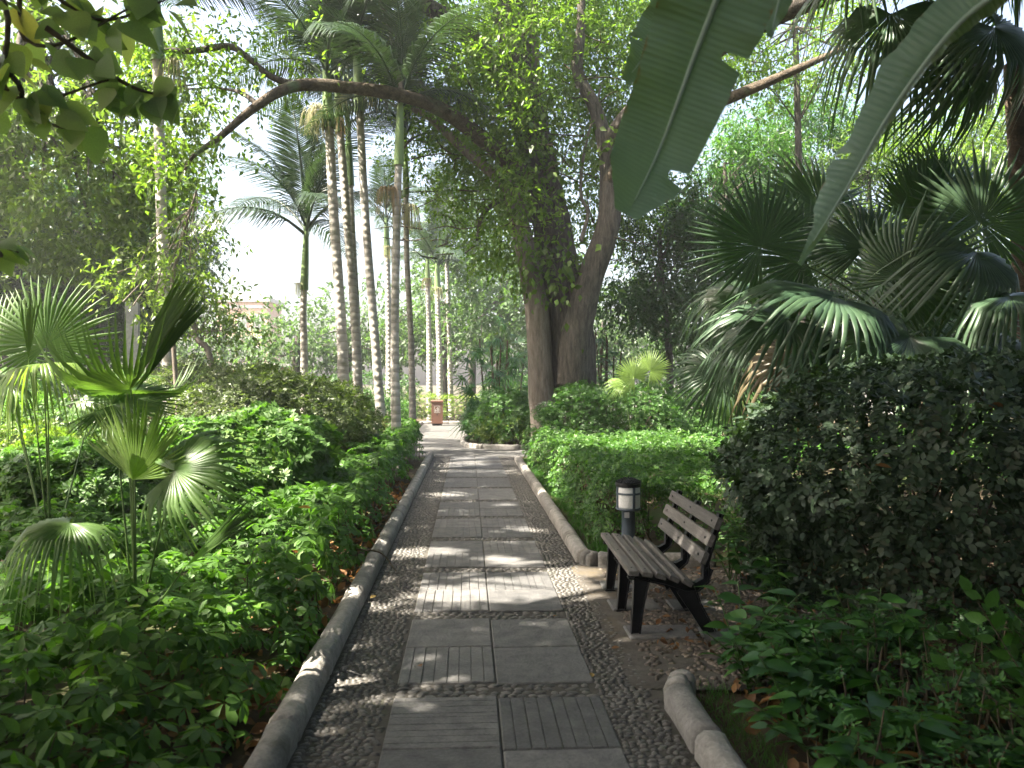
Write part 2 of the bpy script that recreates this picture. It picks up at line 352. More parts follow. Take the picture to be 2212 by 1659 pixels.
T_ROUND = leaf_tpl(0.6, 0.12, 0.1, 2); T_OBOV = leaf_tpl(0.42, 0.1, 0.15, 3, 0.62); T_BIG = leaf_tpl(0.5, 0.12, 0.22, 5, 0.42); T_HEART = leaf_tpl(0.8, 0.10, 0.2, 5, 0.33)

def rosette_tpl(k=8, r=1.0, seed=0, droop=0.25, leaflet=T_OBOV, inner=0.06):
    rg = np.random.default_rng(seed); bs = []
    ang = np.arange(k) * 2 * np.pi / k + rg.normal(0, 0.12, k)
    pos = np.stack([np.cos(ang) * inner, np.sin(ang) * inner, np.zeros(k)], 1)
    X = np.stack([np.cos(ang), np.sin(ang), -droop + rg.normal(0, 0.15, k)], 1); Z = np.tile([0, 0, 1.0], (k, 1)) + rg.normal(0, 0.12, (k, 3))
    v, f, a = place(leaflet, pos, X, Z, r * rg.uniform(0.8, 1.05, k), np.repeat(rg.uniform(0, 1, k), 1))
    return v, f, a
def sprig_tpl(k=7, leaf=T_ROUND, L=1.0, size=0.45, seed=0, droop=0.1):
    rg = np.random.default_rng(seed); t = np.linspace(0.15, 1, k)
    pos = np.stack([t * L, rg.normal(0, 0.03, k), -droop * t * t], 1)
    side = np.where(np.arange(k) % 2, 1, -1) * rg.uniform(0.6, 1.2, k); side[-1] = 0
    X = np.stack([np.ones(k) * 0.7, side, rg.normal(0.1, 0.25, k)], 1); Z = np.tile([0, 0, 1.0], (k, 1)) + rg.normal(0, 0.3, (k, 3))
    return place(leaf, pos, X, Z, size * rg.uniform(0.75, 1.1, k), rg.uniform(0, 1, k))
def place_multi(tpls, pos, X, Z, scale, rg, vmix=0.6):
    """tpls carry their own per-leaf value; mix it with one per cluster"""
    bs = []; idx = rg.integers(0, len(tpls), len(pos)); cv = rg.uniform(0, 1, len(pos))
    for i, (v, f, a) in enumerate(tpls):
        s = idx == i
        if not s.any(): continue
        V, F, A = place((v, f), pos[s], X[s], Z[s], scale[s], cv[s])
        A = A * (1 - vmix) + np.tile(a, s.sum()) * vmix
        bs.append((V, F, A))
    return cat(bs)

# ---- ground spots kept sunlit: leaves of the added crowns are left out sunward
SUN_PATCH = [(0.20, 5.85, 0.56, 0.36), (-0.36, 5.72, 0.42, 0.22), (0.02, 6.75, 0.28, 0.14), (-1.05, 4.15, 0.27, 0.38), (-0.90, 3.32, 0.06, 0.10), (-0.80, 7.15, 0.38, 0.18), (0.58, 6.4, 0.28, 0.19),
         (0.16, 8.25, 0.22, 0.10), (-0.1, 9.9, 0.16, 0.09), (-0.9, 10.9, 0.3, 0.25), (-0.5, 13.8, 0.5, 0.15),
         (-1.1, 5.4, 0.25, 0.12), (-2.6, 4.6, 0.35, 0.25), (-2.2, 4.2, 0.2, 0.2), (-3.2, 4.2, 0.3, 0.18), (-1.7, 5.2, 0.3, 0.25), (-2.9, 3.6, 0.25, 0.12), (-3.4, 5.4, 0.5, 0.3),
         (-1.75, 6.2, 0.5, 0.35), (-2.6, 7.2, 0.9, 0.5), (-1.65, 8.2, 0.45, 0.5), (-3.6, 8.4, 0.9, 0.6), (-2.4, 9.7, 0.9, 0.8), (-3.6, 11, 1.3, 0.9), (-2.2, 12.3, 0.9, 0.8), (-2.2, 14.3, 0.9, 0.9), (-4.8, 9.8, 0.8, 0.6),
         (-4.6, 6.3, 0.8, 0.4), (1.1, 10.5, 0.6, 0.35), (1.9, 12.2, 0.9, 0.4), (0.7, 13.2, 0.4, 0.4), (3.0, 11.4, 0.6, 0.3), (0.4, 17.2, 9.0, 0.8), (-2.2, 15.9, 2.5, 0.5),
         (3.0, 6.6, 0.35, 0.3), (4.3, 7.3, 0.5, 0.25), (3.7, 8.3, 0.5, 0.3), (2.5, 7.6, 0.35, 0.25),
         (0.45, 2.45, 0.6, 0.3), (-1.25, 4.1, 0.3, 0.22), (-2.4, 5.8, 0.5, 0.3), (5.7, 7.4, 0.5, 0.18), (4.4, 6.7, 0.6, 0.16)]
def sunfoot(p):
    t = p[:, 2] / SUN[2]; return p[:, :2] - SUN[None, :2] * t[:, None]
_ph = np.random.default_rng(5).uniform(0, 6.28, (14, 3)); _kd = np.random.default_rng(6).normal(0, 1, (14, 2))
def gap(p, grow=0.0, loose=True):
    """True where crown leaves are left out so sun patches reach the ground"""
    g = sunfoot(p); o = np.zeros(len(p), bool)
    for cx, cyy, a, b in SUN_PATCH: o |= ((g[:, 0] - cx) / (a + grow)) ** 2 + ((g[:, 1] - cyy) / (b + grow)) ** 2 < 1
    if not loose: return o
    s = sum(np.sin(_kd[i, 0] * 3.2 * g[:, 0] + _kd[i, 1] * 3.2 * g[:, 1] + _ph[i, 0]) for i in range(14)) / 14 ** 0.5
    far = g[:, 1] > 15.5; left = (g[:, 0] < -1.25) & (g[:, 1] > 4.7)
    o |= (s > 2.1) | (left & (s > -0.25)) | (far & (s > -0.6)) | ((g[:, 0] > 1.0) & (g[:, 1] > 9) & (s > 0.5))
    return o

def blob_twigs(c, r, n, rg, shell=0.35):
    d = rdir(n, rg); u = rg.uniform(shell, 1, n) ** (1 / 2.2); return c + d * u[:, None] * r, d
def crown_batch(blobs, leaf, L, od, rg, tpl=T_LEAF1, per=7, droop=0.5, twig=0.35, w=0.42, holes=True, clump=0.0):
    """blobs: (centre, radii). Twigs with leaves fill the volumes to an optical depth od"""
    bs = []
    for c, r in blobs:
        r = np.array(r, float); area = math.pi * r[0] * r[2]
        n = int(od * area / (L * L * w * 0.33) / per) + 4
        if clump > 0:      # twigs gather in clumps, gaps stay between
            k = max(6, int(9 * r[0] * r[2] / 0.5)); cc, _ = blob_twigs(c, r, k, rg, 0.1)
            p = cc[rg.integers(0, k, n)] + rg.normal(0, clump, (n, 3)) * np.array([1, 1, 0.7]); d = nrm((p - c) / r)
        else: p, d = blob_twigs(c, r, n, rg)
        if holes: k = ~gap(p, 0, holes != 'patch'); p, d = p[k], d[k]
        n = len(p)
        if n == 0: continue
        td = nrm(d * 0.7 + rdir(n, rg) * 0.9 + np.array([0, 0, -droop]))
        t = np.linspace(0, 1, per)
        pos = p[:, None] + td[:, None] * (t * twig)[None, :, None] + rg.normal(0, 0.03, (n, per, 3))
        X = nrm(td[:, None] * 0.6 + rg.normal(0, 0.75, (n, per, 3)) + np.array([0, 0, -0.35]))
        Z = nrm(np.array([0, 0, 1.0]) + rg.normal(0, 0.55, (n, per, 3)))
        cv = rg.uniform(0, 1, n)[:, None] * 0.45 + rg.uniform(0, 1, (n, per)) * 0.55
        pos = pos.reshape(-1, 3); X = X.reshape(-1, 3); Z = Z.reshape(-1, 3); cv = cv.ravel()
        if holes: k = ~gap(pos, 0.06, holes != 'patch'); pos, X, Z, cv = pos[k], X[k], Z[k], cv[k]
        bs.append(place(tpl, pos, X, Z, L * rg.uniform(0.65, 1.2, len(pos)), cv))
    return cat(bs)
def vb(vx, vy, Y, rx, ry, rd): return (P(vx, vy, Y), (rx / FV * Y, rd, ry / FV * Y))

# ------------------------------------------------------------------ ground and path
def sheet(name, pts, z, mat, kind='structure', n=None):
    me = new_mesh(name, [(x, y, z) for x, y in pts], [list(range(len(pts)))]); return obj(name, me, mat, kind=kind)
g = 800
sheet('ground', [(-g, -60), (g, -60), (g, g), (-g, g)], -0.012, M['soil'])
path = sheet('path', [(px(-0.82, -3), -3), (px(1.02, -3), -3), (px(1.02, 16.6), 16.6), (px(-0.82, 16.6), 16.6)], 0.0, M['mortar'])
sheet('crossing_path', [(-14, 16.6), (9, 16.6), (7, 18.3), (0.2, 18.3), (-1.15, 18.9), (-1.32, 20), (-1.38, 24), (-1.6, 30), (-3.5, 30), (-3.2, 24), (-2.8, 19.6), (-14, 20.0)], 0.004, M['asphalt'])
sheet('bench_bay', [(0.62, 3.95), (2.3, 3.85), (2.3, 6.62), (0.5, 6.62)], 0.006, M['bay'])

# paving slabs: rows of two, cross rows of cobbles after every second row
def slab_mesh(wx, wy, th, mode, seed):
    rg = np.random.default_rng(seed); mb = MB(); gw, gd = 0.006, 0.007
    n = {0: 0, 1: 7, 2: 8}[mode]; L, Wd = (wx, wy) if mode != 2 else (wy, wx)
    cuts = np.linspace(0, L, n + 2)[1:-1] + rg.normal(0, 0.006, n) if n else []
    prof = [(0, -0.03), (0.0, th - 0.006), (0.006, th)]
    for c in cuts:
        d = gd * rg.uniform(0.5, 1.2); h = gw * rg.uniform(0.35, 0.7)
        prof += [(c - h, th), (c - h * 0.5, th - d), (c + h * 0.5, th - d), (c + h, th)]
    prof += [(L - 0.006, th), (L, th - 0.006), (L, -0.03)]
    ys = [0, 0.006, Wd - 0.006, Wd]; V = []; F = []; m = len(prof)
    for j, y in enumerate(ys):
        for u, z in prof:
            zz = min(z, th - 0.006) if j in (0, 3) else z
            V.append((u - L / 2, y - Wd / 2, zz))
    for j in range(3):
        for i in range(m - 1): F.append([j * m + i, j * m + i + 1, (j + 1) * m + i + 1, (j + 1) * m + i][::-1] if False else [j * m + i, (j + 1) * m + i, (j + 1) * m + i + 1, j * m + i + 1])
    F.append([i for i in range(m)]); F.append([3 * m + i for i in range(m)][::-1])
    V = np.array(V)
    if mode == 2: V = V[:, [1, 0, 2]]; F = [f[::-1] for f in F]
    V[:, 2] += 0
    me = new_mesh('paving_slab', V, F); a = me.attributes.new("var", 'FLOAT', 'POINT'); a.data.foreach_set("value", np.full(len(V), 0.0, np.float32)); me.materials.append(M['slab']); return me
SLABW, SLABD, COBD = 0.511, 0.538, 0.178
slab_me = {m: [slab_mesh(SLABW, SLABD, 0.010, m, 10 * m + k) for k in range(3)] for m in (0, 1, 2)}
PANG = math.atan(0.0573)
rowsY = []; y = 3.83 + COBD; period = 2 * (SLABD + 0.007) + COBD
y0 = 3.83 + COBD
cob_rows = []
k = -4
while True:
    ys = y0 + k * period
    if ys > 16.3: break
    for r in range(2): rowsY.append(ys + 0.006 + SLABD / 2 + r * (SLABD + 0.007))
    cob_rows.append((ys - COBD, ys)); k += 1
special = {0: None}
rs = random.Random(4)
for Yc in rowsY:
    if Yc < 0.9 or Yc > 16.3: continue
    for side in (0, 1):
        mode = rs.choice([1, 1, 1, 0, 0]) 
        if abs(Yc - 3.56) < 0.3: mode = 2 if side == 0 else 1
        if abs(Yc - 3.0) < 0.25: mode = 0
        xc = px(-0.368 + SLABW / 2 + side * (SLABW + 0.008), Yc)
        part('paving_slab', rs.choice(slab_me[mode]), None, path, M=Matrix.Translation((xc, Yc, 0.002 + rs.uniform(-0.002, 0.002))) @ Matrix.Rotation(PANG + rs.gauss(0, 0.002), 4, 'Z') @ Matrix.Rotation(rs.gauss(0, 0.003), 4, 'Y'))

# cobbles
def dome_tpl(seed, n=9):
    rg = np.random.default_rng(seed); a = np.arange(n) * 2 * np.pi / n; k = rg.uniform(0.85, 1.12, n)
    V = []
    for rr, z in ((1.0, -0.35), (0.96, 0.25), (0.62, 0.75)):
        V += [(rr * k[i] * math.cos(a[i]), rr * k[i] * math.sin(a[i]), z) for i in range(n)]
    V.append((0, 0, 0.92)); F = []
    for r in range(2):
        for i in range(n): j = (i + 1) % n; F += [(r * n + i, r * n + j, r * n + n + j), (r * n + i, r * n + n + j, r * n + n + i)]
    for i in range(n): F.append((2 * n + i, 2 * n + (i + 1) % n, 3 * n))
    return np.array(V), np.array(F)
DOMES = [dome_tpl(i) for i in range(5)]
cob = []      # x, y, sx, sy, h, rot
rg = np.random.default_rng(21)
def cob_strip(cl, cr, ya, yb, dy=0.029, dx=0.040):
    y = ya
    while y < yb:
        x = cl + dx * rg.uniform(0.2, 0.6)
        while x < cr - dx * 0.35:
            wv = dx * rg.uniform(0.75, 1.3)
            if rg.random() > 0.05: cob.append((px(x, y), y + rg.normal(0, 0.004), wv * 0.46, dy * rg.uniform(0.36, 0.52), rg.uniform(0.006, 0.012), rg.normal(0, 0.15)))
            x += wv
        y += dy * rg.uniform(0.9, 1.15)
cob_strip(-0.73, -0.375, 1.2, 16.4); cob_strip(0.665, 0.95, 1.2, 16.4)
for a, b in cob_rows:
    if b > 1: cob_strip(-0.36, 0.65, a + 0.03, b - 0.008, 0.042, 0.055)
cob = np.array(cob)
show = np.where((cob[:, 1] > 3.12) & (np.abs(cob[:, 0] / cob[:, 1]) < 0.667), cob[:, 2] * cob[:, 3] / cob[:, 1] ** 3, -1)
big = np.argsort(-show)[:300]; bigset = np.zeros(len(cob), bool); bigset[big] = True
DOMES_LO = [(np.array([(math.cos(a) * r_, math.sin(a) * r_, z_) for r_, z_ in ((1.0, -0.2), (0.72, 0.7)) for a in np.arange(5) * 2 * np.pi / 5] + [(0, 0, 0.9)]), np.array([t for i in range(5) for t in ((i, (i + 1) % 5, 5 + (i + 1) % 5), (i, 5 + (i + 1) % 5, 5 + i), (5 + i, 5 + (i + 1) % 5, 10))]))] * 5
def cob_arr(sel, base=0.0, DOMES=DOMES):
    bs = []
    di = rg.integers(0, 5, len(sel))
    for i in range(5):
        c = sel[di == i]; n = len(c)
        if n == 0: continue
        V, F = DOMES[i]; ca, sa = np.cos(c[:, 5] + PANG), np.sin(c[:, 5] + PANG)
        X = V[None, :, 0] * c[:, 2:3]; Y = V[None, :, 1] * c[:, 3:4]
        o = np.stack([X * ca[:, None] - Y * sa[:, None] + c[:, 0:1], X * sa[:, None] + Y * ca[:, None] + c[:, 1:2], V[None, :, 2] * c[:, 4:5] + base], -1)
        bs.append((o.reshape(-1, 3), (F[None] + (np.arange(n) * len(V))[:, None, None]).reshape(-1, 3), np.repeat(rg.uniform(0, 1, n), len(V))))
    return cat(bs)
V, F, A = cob_arr(cob[~bigset], 0.0, DOMES_LO); part('cobble_bed', new_mesh('cobble_bed', V, F, A, True), M['cobble'], path, kind='stuff')
dome_me = []
for V, F in DOMES: me = new_mesh('cobblestone', V, F, np.zeros(len(V)), True); me.materials.append(M['cobble']); dome_me.append(me)
for i in big:
    c = cob[i]
    part('cobblestone', dome_me[i % 5], None, path, M=Matrix.Translation((c[0], c[1], 0)) @ Matrix.Rotation(c[5] + PANG, 4, 'Z') @ Matrix.Diagonal((c[2], c[3], c[4], 1)))
# pebbles set into the bench bay
pb = []
while len(pb) < 2100:
    x, y = rg.uniform(0.75, 2.1), rg.uniform(3.98, 6.5)
    if x < px(0.98, y): continue
    pb.append((x, y, rg.uniform(0.014, 0.027), rg.uniform(0.012, 0.022), rg.uniform(0.006, 0.013), rg.uniform(0, 3)))
bay = bpy.data.objects['bench_bay']
V, F, A = cob_arr(np.array(pb), 0.006, DOMES_LO); part('pebble_bed', new_mesh('pebble_bed', V, F, A, True), M['pebble'], bay, kind='stuff')

# kerbs: rounded stones laid end to end
def kerb_stone(pa, pb_, w=0.135, h=0.115, seed=0):
    rg = np.random.default_rng(seed); pa = np.array(pa, float); pb_ = np.array(pb_, float); L = np.linalg.norm(pb_ - pa)
    prof = [(-0.5, -0.06), (-0.5, 0.55), (-0.42, 0.8), (-0.22, 0.97), (0, 1.0), (0.22, 0.97), (0.42, 0.8), (0.5, 0.55), (0.5, -0.06)]
    us = [0.008, 0.03, 0.12, L * 0.35, L * 0.65, L - 0.12, L - 0.03, L - 0.008]; sc = [0.93, 1.05, 1.0, 0.99, 0.99, 1.0, 1.05, 0.93]
    d = (pb_ - pa) / L; nn = np.array([-d[1], d[0]]); V = []; F = []; m = len(prof)
    for u, s in zip(us, sc):
        for a, z in prof:
            q = pa + d * u + nn * a * w * s * (1 + rg.normal(0, 0.015)); V.append((q[0], q[1], z * h * s + rg.normal(0, 0.003)))
    for i in range(len(us) - 1):
        for j in range(m - 1): F.append([i * m + j, i * m + j + 1, i * m + m + j + 1, i * m + m + j])
    F.append(list(range(m))[::-1]); F.append([(len(us) - 1) * m + j for j in range(m)])
    return new_mesh('kerb_stone', V, F, smooth=True)
def kerb(name, pts, seed=0):
    root = thing(name, None, None); root["kind"] = 'structure'
    for i in range(len(pts) - 1): part('kerb_stone', kerb_stone(pts[i], pts[i + 1], seed=seed + i), M['kerb'], root)
    return root
kerb('kerb_left', [(px(-0.81, y), y) for y in (0.6, 1.7, 2.55, 3.35, 4.12, 5.5, 6.7, 7.9, 9.2, 10.8, 12.0, 13.3, 14.6, 15.9, 16.5)], 100)
kerb('kerb_right_near', [(px(1.02, y), y) for y in (0.6, 1.6, 2.4, 3.25, 3.75)] + [(px(1.10, 3.92), 3.93)], 200)
kerb('kerb_right_far', [(1.75, 6.62), (1.15, 6.62), (px(1.03, 6.6) + 0.08, 6.62), (px(1.02, 6.75), 6.75)] + [(px(1.02, y), y) for y in (7.9, 9.0, 10.2, 11.4, 12.6, 13.8, 15.0, 15.8)], 300)
kerb('kerb_crossing', [(6.5, 18.4), (4.5, 18.4), (2.5, 18.4), (1.2, 18.4), (0.2, 18.4), (-0.7, 18.6), (-1.1, 19.0), (-1.28, 20), (-1.33, 22), (-1.38, 24), (-1.45, 27), (-1.55, 30)], 400)
kerb('kerb_far_left', [(-6, 20.1), (-4, 20.0), (-2.95, 19.9), (-3.1, 22), (-3.25, 24), (-3.4, 27), (-3.55, 30), (-2.5, 30.3), (-1.5, 30.3)], 450)

# ------------------------------------------------------------------ park bench
BX = Matrix.Translation((0.715, 4.70, 0.0)) @ Matrix.Rotation(0.026, 4, 'Z')
bench = thing('park_bench', 'weathered wooden slat bench with black iron legs beside the path', 'bench', (0.9, 5.3, 0)); 
def bpart(name, mb, mat, smooth=False): return part(name, mb.mesh(name, smooth), mat, bench, M=BX)
BL = 1.22
seat = [(0.033, 0.408), (0.116, 0.402), (0.199, 0.390), (0.282, 0.372), (0.363, 0.350)]
for i, (x, z) in enumerate(seat):
    mb = MB(); mb.box((x, BL / 2 + rs.uniform(-0.006, 0.006), z), (0.064, BL, 0.034), bev=0.005)
    a = -math.atan2(0.012 * i, 0.083); V = np.array(mb.V); o = np.array([x, 0, z]); V = (V - o) @ np.array([[math.cos(a), 0, -math.sin(a)], [0, 1, 0], [math.sin(a), 0, math.cos(a)]]).T + o
    part('seat_slat', new_mesh('seat_slat', V, mb.F), M['wood'], bench, M=BX)
for i, (x, z) in enumerate([(0.468, 0.500), (0.510, 0.605), (0.552, 0.710)]):
    mb = MB(); mb.box((0, BL / 2 + rs.uniform(-0.008, 0.008), 0), (0.032, BL, 0.078), bev=0.005)
    a = 0.38; V = np.array(mb.V) @ np.array([[math.cos(a), 0, -math.sin(a)], [0, 1, 0], [math.sin(a), 0, math.cos(a)]]) + np.array([x, 0, z])
    part('back_slat', new_mesh('back_slat', V, mb.F), M['wood'], bench, M=BX)
for yl in (0.09, 0.61, 1.13):
    mb = MB(); ya, yb = yl - 0.006, yl + 0.006; fa, fb = yl - 0.026, yl + 0.026
    seatrail = [(0.01, 0.378), (0.12, 0.370), (0.25, 0.345), (0.37, 0.310), (0.44, 0.305), (0.495, 0.345), (0.52, 0.42)]
    fleg = [(0.095, 0.36), (0.075, 0.20), (0.055, 0.012)]
    rleg = [(0.37, 0.30), (0.43, 0.18), (0.53, 0.012)]
    brail = [(0.50, 0.36), (0.498, 0.46), (0.535, 0.58), (0.592, 0.76)]
    for pts, w in ((seatrail, [0.035, 0.05, 0.06, 0.07, 0.06, 0.045, 0.04]), (fleg, [0.10, 0.07, 0.055]), (rleg, [0.12, 0.085, 0.07]), (brail, [0.045, 0.036, 0.034, 0.03])):
        mb.ribbon(pts, w, ya, yb); p = np.array(pts, float); t = nrm(np.gradient(p, axis=0)); n2 = np.stack([-t[:, 1], t[:, 0]], 1); w = np.array(w)
        for s in (-1, 1): mb.ribbon(p + n2 * s * (w / 2 - 0.003)[:, None], 0.008, fa, fb)
    mb.box((0.055, yl, 0.008), (0.075, 0.07, 0.016)); mb.box((0.535, yl, 0.008), (0.09, 0.07, 0.016))
    bpart('leg_frame', mb, M['iron'])
mb = MB(); V, F = tube_arr([(0.10, 0.10, 0.24), (0.10, 1.13, 0.24)], 0.006, 6); part('tie_rod', new_mesh('tie_rod', V, F), M['iron'], bench, M=BX)
V, F = join([tube_arr([(0.10, 0.09, 0.33), (0.09, 0.58, 0.13)], 0.005, 6)]); part('brace_rod', new_mesh('brace_rod', V, F), M['iron'], bench, M=BX)
bolts = []
for yl in (0.09, 0.61, 1.13):
    for x, z in seat:
        mb = MB(); mb.lathe([(0.007, 0), (0.006, 0.003), (0.003, 0.0045)], (x, yl, z + 0.0165), 8); bolts.append(mb)
    for x, z in [(0.468, 0.500), (0.510, 0.605), (0.552, 0.710)]:
        mb = MB(); mb.box((x - 0.0165, yl, z + 0.007), (0.006, 0.013, 0.013)); bolts.append(mb)
for mb in bolts: bpart('bolt', mb, M['iron'])
# footing stones under the bench legs
for i, (vx, vy, wx, wy, rz) in enumerate([(0.93, 4.83, 0.42, 0.24, 0.04), (1.33, 4.80, 0.30, 0.26, -0.05), (0.86, 5.42, 0.34, 0.26, 0.05), (1.26, 5.42, 0.30, 0.24, 0.02), (0.84, 5.95, 0.3, 0.24, 0.0)]):
    mb = MB(); mb.box((vx, vy, -0.006), (wx, wy, 0.05), rz, 0.008)
    lab = ['grey stone block under the nearest front leg of the bench', 'grey stone block under the nearest rear leg of the bench', 'grey stone block under the middle front leg of the bench', 'grey stone block under the middle rear leg of the bench', 'grey stone block under the farthest front leg of the bench'][i]
    obj('footing_stone', mb.mesh('footing_stone'), M['slab'], label=lab, cat='stone block', group='stone blocks under the bench')
bench.location.z = 0.0

# bollard light
bx, by = 1.06, 7.0
bl = thing('bollard_light', 'low grey bollard lamp with white cross-barred shade and dark cap behind the bench', 'lamp', (bx, by, 0))
mb = MB(); mb.lathe([(0.085, 0), (0.085, 0.02), (0.062, 0.03), (0.060, 0.42), (0.10, 0.425), (0.115, 0.43), (0.115, 0.445)], (bx, by, 0), 24); part('post', mb.mesh('post', True), M['postpaint'], bl)
mb = MB(); mb.lathe([(0.103, 0.446), (0.106, 0.46), (0.106, 0.625), (0.103, 0.64)], (bx, by, 0), 28); part('diffuser', mb.mesh('diffuser', True), M['lampglass'], bl)
for k in range(4):
    a = -1.25 + k * math.pi / 2; mb = MB(); mb.box((bx + math.cos(a) * 0.109, by + math.sin(a) * 0.109, 0.542), (0.012, 0.022, 0.196), a); part('cage_bar', mb.mesh('cage_bar'), M['postpaint'], bl)
mb = MB(); mb.lathe([(0.1065, 0.568), (0.113, 0.569), (0.113, 0.585), (0.1065, 0.586)], (bx, by, 0), 28, False); part('cage_ring', mb.mesh('cage_ring', True), M['postpaint'], bl)
mb = MB(); mb.lathe([(0.112, 0.637), (0.118, 0.64), (0.118, 0.668), (0.105, 0.682), (0.06, 0.705), (0.0, 0.715)], (bx, by, 0), 28)
for ring, (r, z, n) in enumerate([(0.108, 0.682, 26), (0.088, 0.692, 20), (0.066, 0.703, 14), (0.04, 0.712, 9)]):
    for k in range(n):
        a = 2 * math.pi * k / n; mb.box((bx + r * math.cos(a), by + r * math.sin(a), z), (0.013, 0.013, 0.014), a)
part('cap', mb.mesh('cap'), M['iron'], bl)
mb = MB(); mb.box((bx - 0.022, by - 0.0605, 0.385), (0.045, 0.004, 0.05), 0.0); part('sticker', mb.mesh('sticker'), M['sticker'], bl)

# waste bin
bnx, bny = -2.83, 29.0
bn = thing('litter_bin', 'brown box-shaped litter bin at the far end of the path', 'litter bin', (bnx, bny, 0))
mb = MB(); mb.box((bnx, bny, 0.47), (0.42, 0.42, 0.78), 0.12, 0.01); part('body', mb.mesh('body'), M['binbrown'], bn)
mb = MB(); mb.box((bnx, bny, 0.04), (0.36, 0.36, 0.078), 0.12); part('plinth', mb.mesh('plinth'), M['dark'], bn)
mb = MB(); mb.box((bnx, bny, 0.912), (0.46, 0.46, 0.10), 0.12, 0.025); part('lid', mb.mesh('lid'), M['binbrown'], bn)
def bin_local(u, z, w, h, d=0.006, name='pictogram', mat='binwhite'):
    c = Vector((bnx, bny, 0)) + Matrix.Rotation(0.12, 3, 'Z') @ Vector((u, -0.2105 - d / 2, z)); return c
mb = MB()
for u, z, w, h in ((-0.10, 0.62, 0.016, 0.26), (0.10, 0.62, 0.016, 0.26), (0, 0.742, 0.216, 0.016), (0, 0.498, 0.216, 0.016)):
    c = bin_local(u, z, w, h); mb.box(c, (w, 0.006, h), 0.12)
fr = part('sign_frame', mb.mesh('sign_frame'), M['binwhite'], bn)
mb = MB()
for u, z, w, h in ((0.025, 0.69, 0.035, 0.035), (0.028, 0.63, 0.055, 0.075), (0.018, 0.56, 0.02, 0.08), (0.042, 0.56, 0.02, 0.08), (-0.012, 0.65, 0.05, 0.016), (-0.05, 0.57, 0.05, 0.075), (-0.045, 0.635, 0.018, 0.018)):
    mb.box(bin_local(u, z, w, h), (w, 0.006, h), 0.12)
part('pictogram', mb.mesh('pictogram'), M['binwhite'], bn)
mb = MB(); mb.box(bin_local(0.0, 0.42, 0.05, 0.02), (0.04, 0.02, 0.04), 0.12); part('latch', mb.mesh('latch'), M['dark'], bn)

# ------------------------------------------------------------------ hedges and beds
ROS = [rosette_tpl(k, 1.0, i, d) for i, (k, d) in enumerate([(8, 0.2), (7, 0.35), (9, 0.15), (7, 0.5), (6, 0.3)])]
T_OB1 = leaf_tpl(0.46, 0.1, 0.15, 1, 0.58)
ROS_LO = [rosette_tpl(k, 1.0, i, d, T_OB1) for i, (k, d) in enumerate([(8, 0.2), (7, 0.35), (9, 0.15), (7, 0.5), (6, 0.3)])]
LOD = {id(ROS): ROS_LO}          # plainer leaves for the joined mass, full ones for the nearest pieces
def bed_height(x, Y):
    """top of the left planting: low at the kerb, higher inside and farther away"""
    e = np.clip((px(-0.93, Y) - x), 0, 3); far = np.clip((Y - 5) / 9, 0, 1)
    side = 0.10 + 0.16 * far * 3
    return np.minimum(0.14 + 0.40 * far + e * (0.6 + 2.4 * np.clip((Y - 3.2) / 3, 0, 1)), 0.48 + 0.34 * far + 0.05 * np.sin(x * 2.1 + Y * 1.7) + 0.04 * np.sin(x * 4.3 - Y * 3.1))
def ros_hedge(root, x_rng, y_rng, hfun, dens, size, mat, tpls, rg, nbig, pname, inside=None, stems=True, layers=0.32):
    area = (x_rng[1] - x_rng[0]) * (y_rng[1] - y_rng[0]); n = int(area * dens)
    x = rg.uniform(*x_rng, n); Y = rg.uniform(*y_rng, n)
    if inside is not None: k = inside(x, Y); x, Y = x[k], Y[k]
    n = len(x); h = hfun(x, Y); dp = np.abs(rg.normal(0, 1, n)) * layers * 0.55
    z = np.maximum(h - dp + rg.normal(0, 0.03, n), 0.03)
    e = 0.05; gx = (hfun(x + e, Y) - hfun(x - e, Y)) / (2 * e); gy = (hfun(x, Y + e) - hfun(x, Y - e)) / (2 * e)
    N = nrm(np.stack([-gx * 0.5, -gy * 0.5, np.ones(n)], 1) + rg.normal(0, 0.33, (n, 3)))
    X = np.cross(N, rdir(n, rg)); s = size * rg.uniform(0.65, 1.15, n); pos = np.stack([x, Y, z], 1)
    vis = np.where((dp < 0.14) & (np.abs(x / Y) < 0.68) & ((CAMH - z) / Y < 0.51), s / Y, -1); order = np.argsort(-vis)[:nbig]
    m = np.zeros(n, bool); m[order] = True
    V, F, A = place_multi(LOD.get(id(tpls), tpls), pos[~m], X[~m], N[~m], s[~m], rg); part('foliage', new_mesh('foliage', V, F, A), mat, root, kind='stuff')
    mes = []
    for v, f, a in tpls: me = new_mesh(pname, v, f, a); me.materials.append(mat); mes.append(me)
    for i in np.where(m)[0]:
        xx = nrm(X[i]); yy = nrm(np.cross(N[i], xx)); Mx = Matrix(((xx[0], yy[0], N[i][0], 0), (xx[1], yy[1], N[i][1], 0), (xx[2], yy[2], N[i][2], 0), (0, 0, 0, 1)))
        part(pname, mes[i % len(mes)], None, root, M=Matrix.Translation(pos[i]) @ Mx @ Matrix.Diagonal((s[i], s[i], s[i], 1)))
    if stems:
        st = rg.choice(n, min(n, 420), replace=False); sp = []
        for i in st:
            b = pos[i] + np.array([rg.normal(0, 0.05), rg.normal(0, 0.05), 0]); b[2] = -0.01; sp.append(((np.array([b, (b + pos[i]) / 2 + rg.normal(0, 0.015, 3), pos[i]]), [0.006, 0.005, 0.003]), dict(sides=4, n=4)))
        part('stems', tubes('stems', sp), M['twig'], root, kind='stuff')
rg = np.random.default_rng(31)
h1 = thing('schefflera_hedge', 'low bright green hedge of star-shaped leaves along the left kerb', 'hedge', (-1.8, 8, 0))
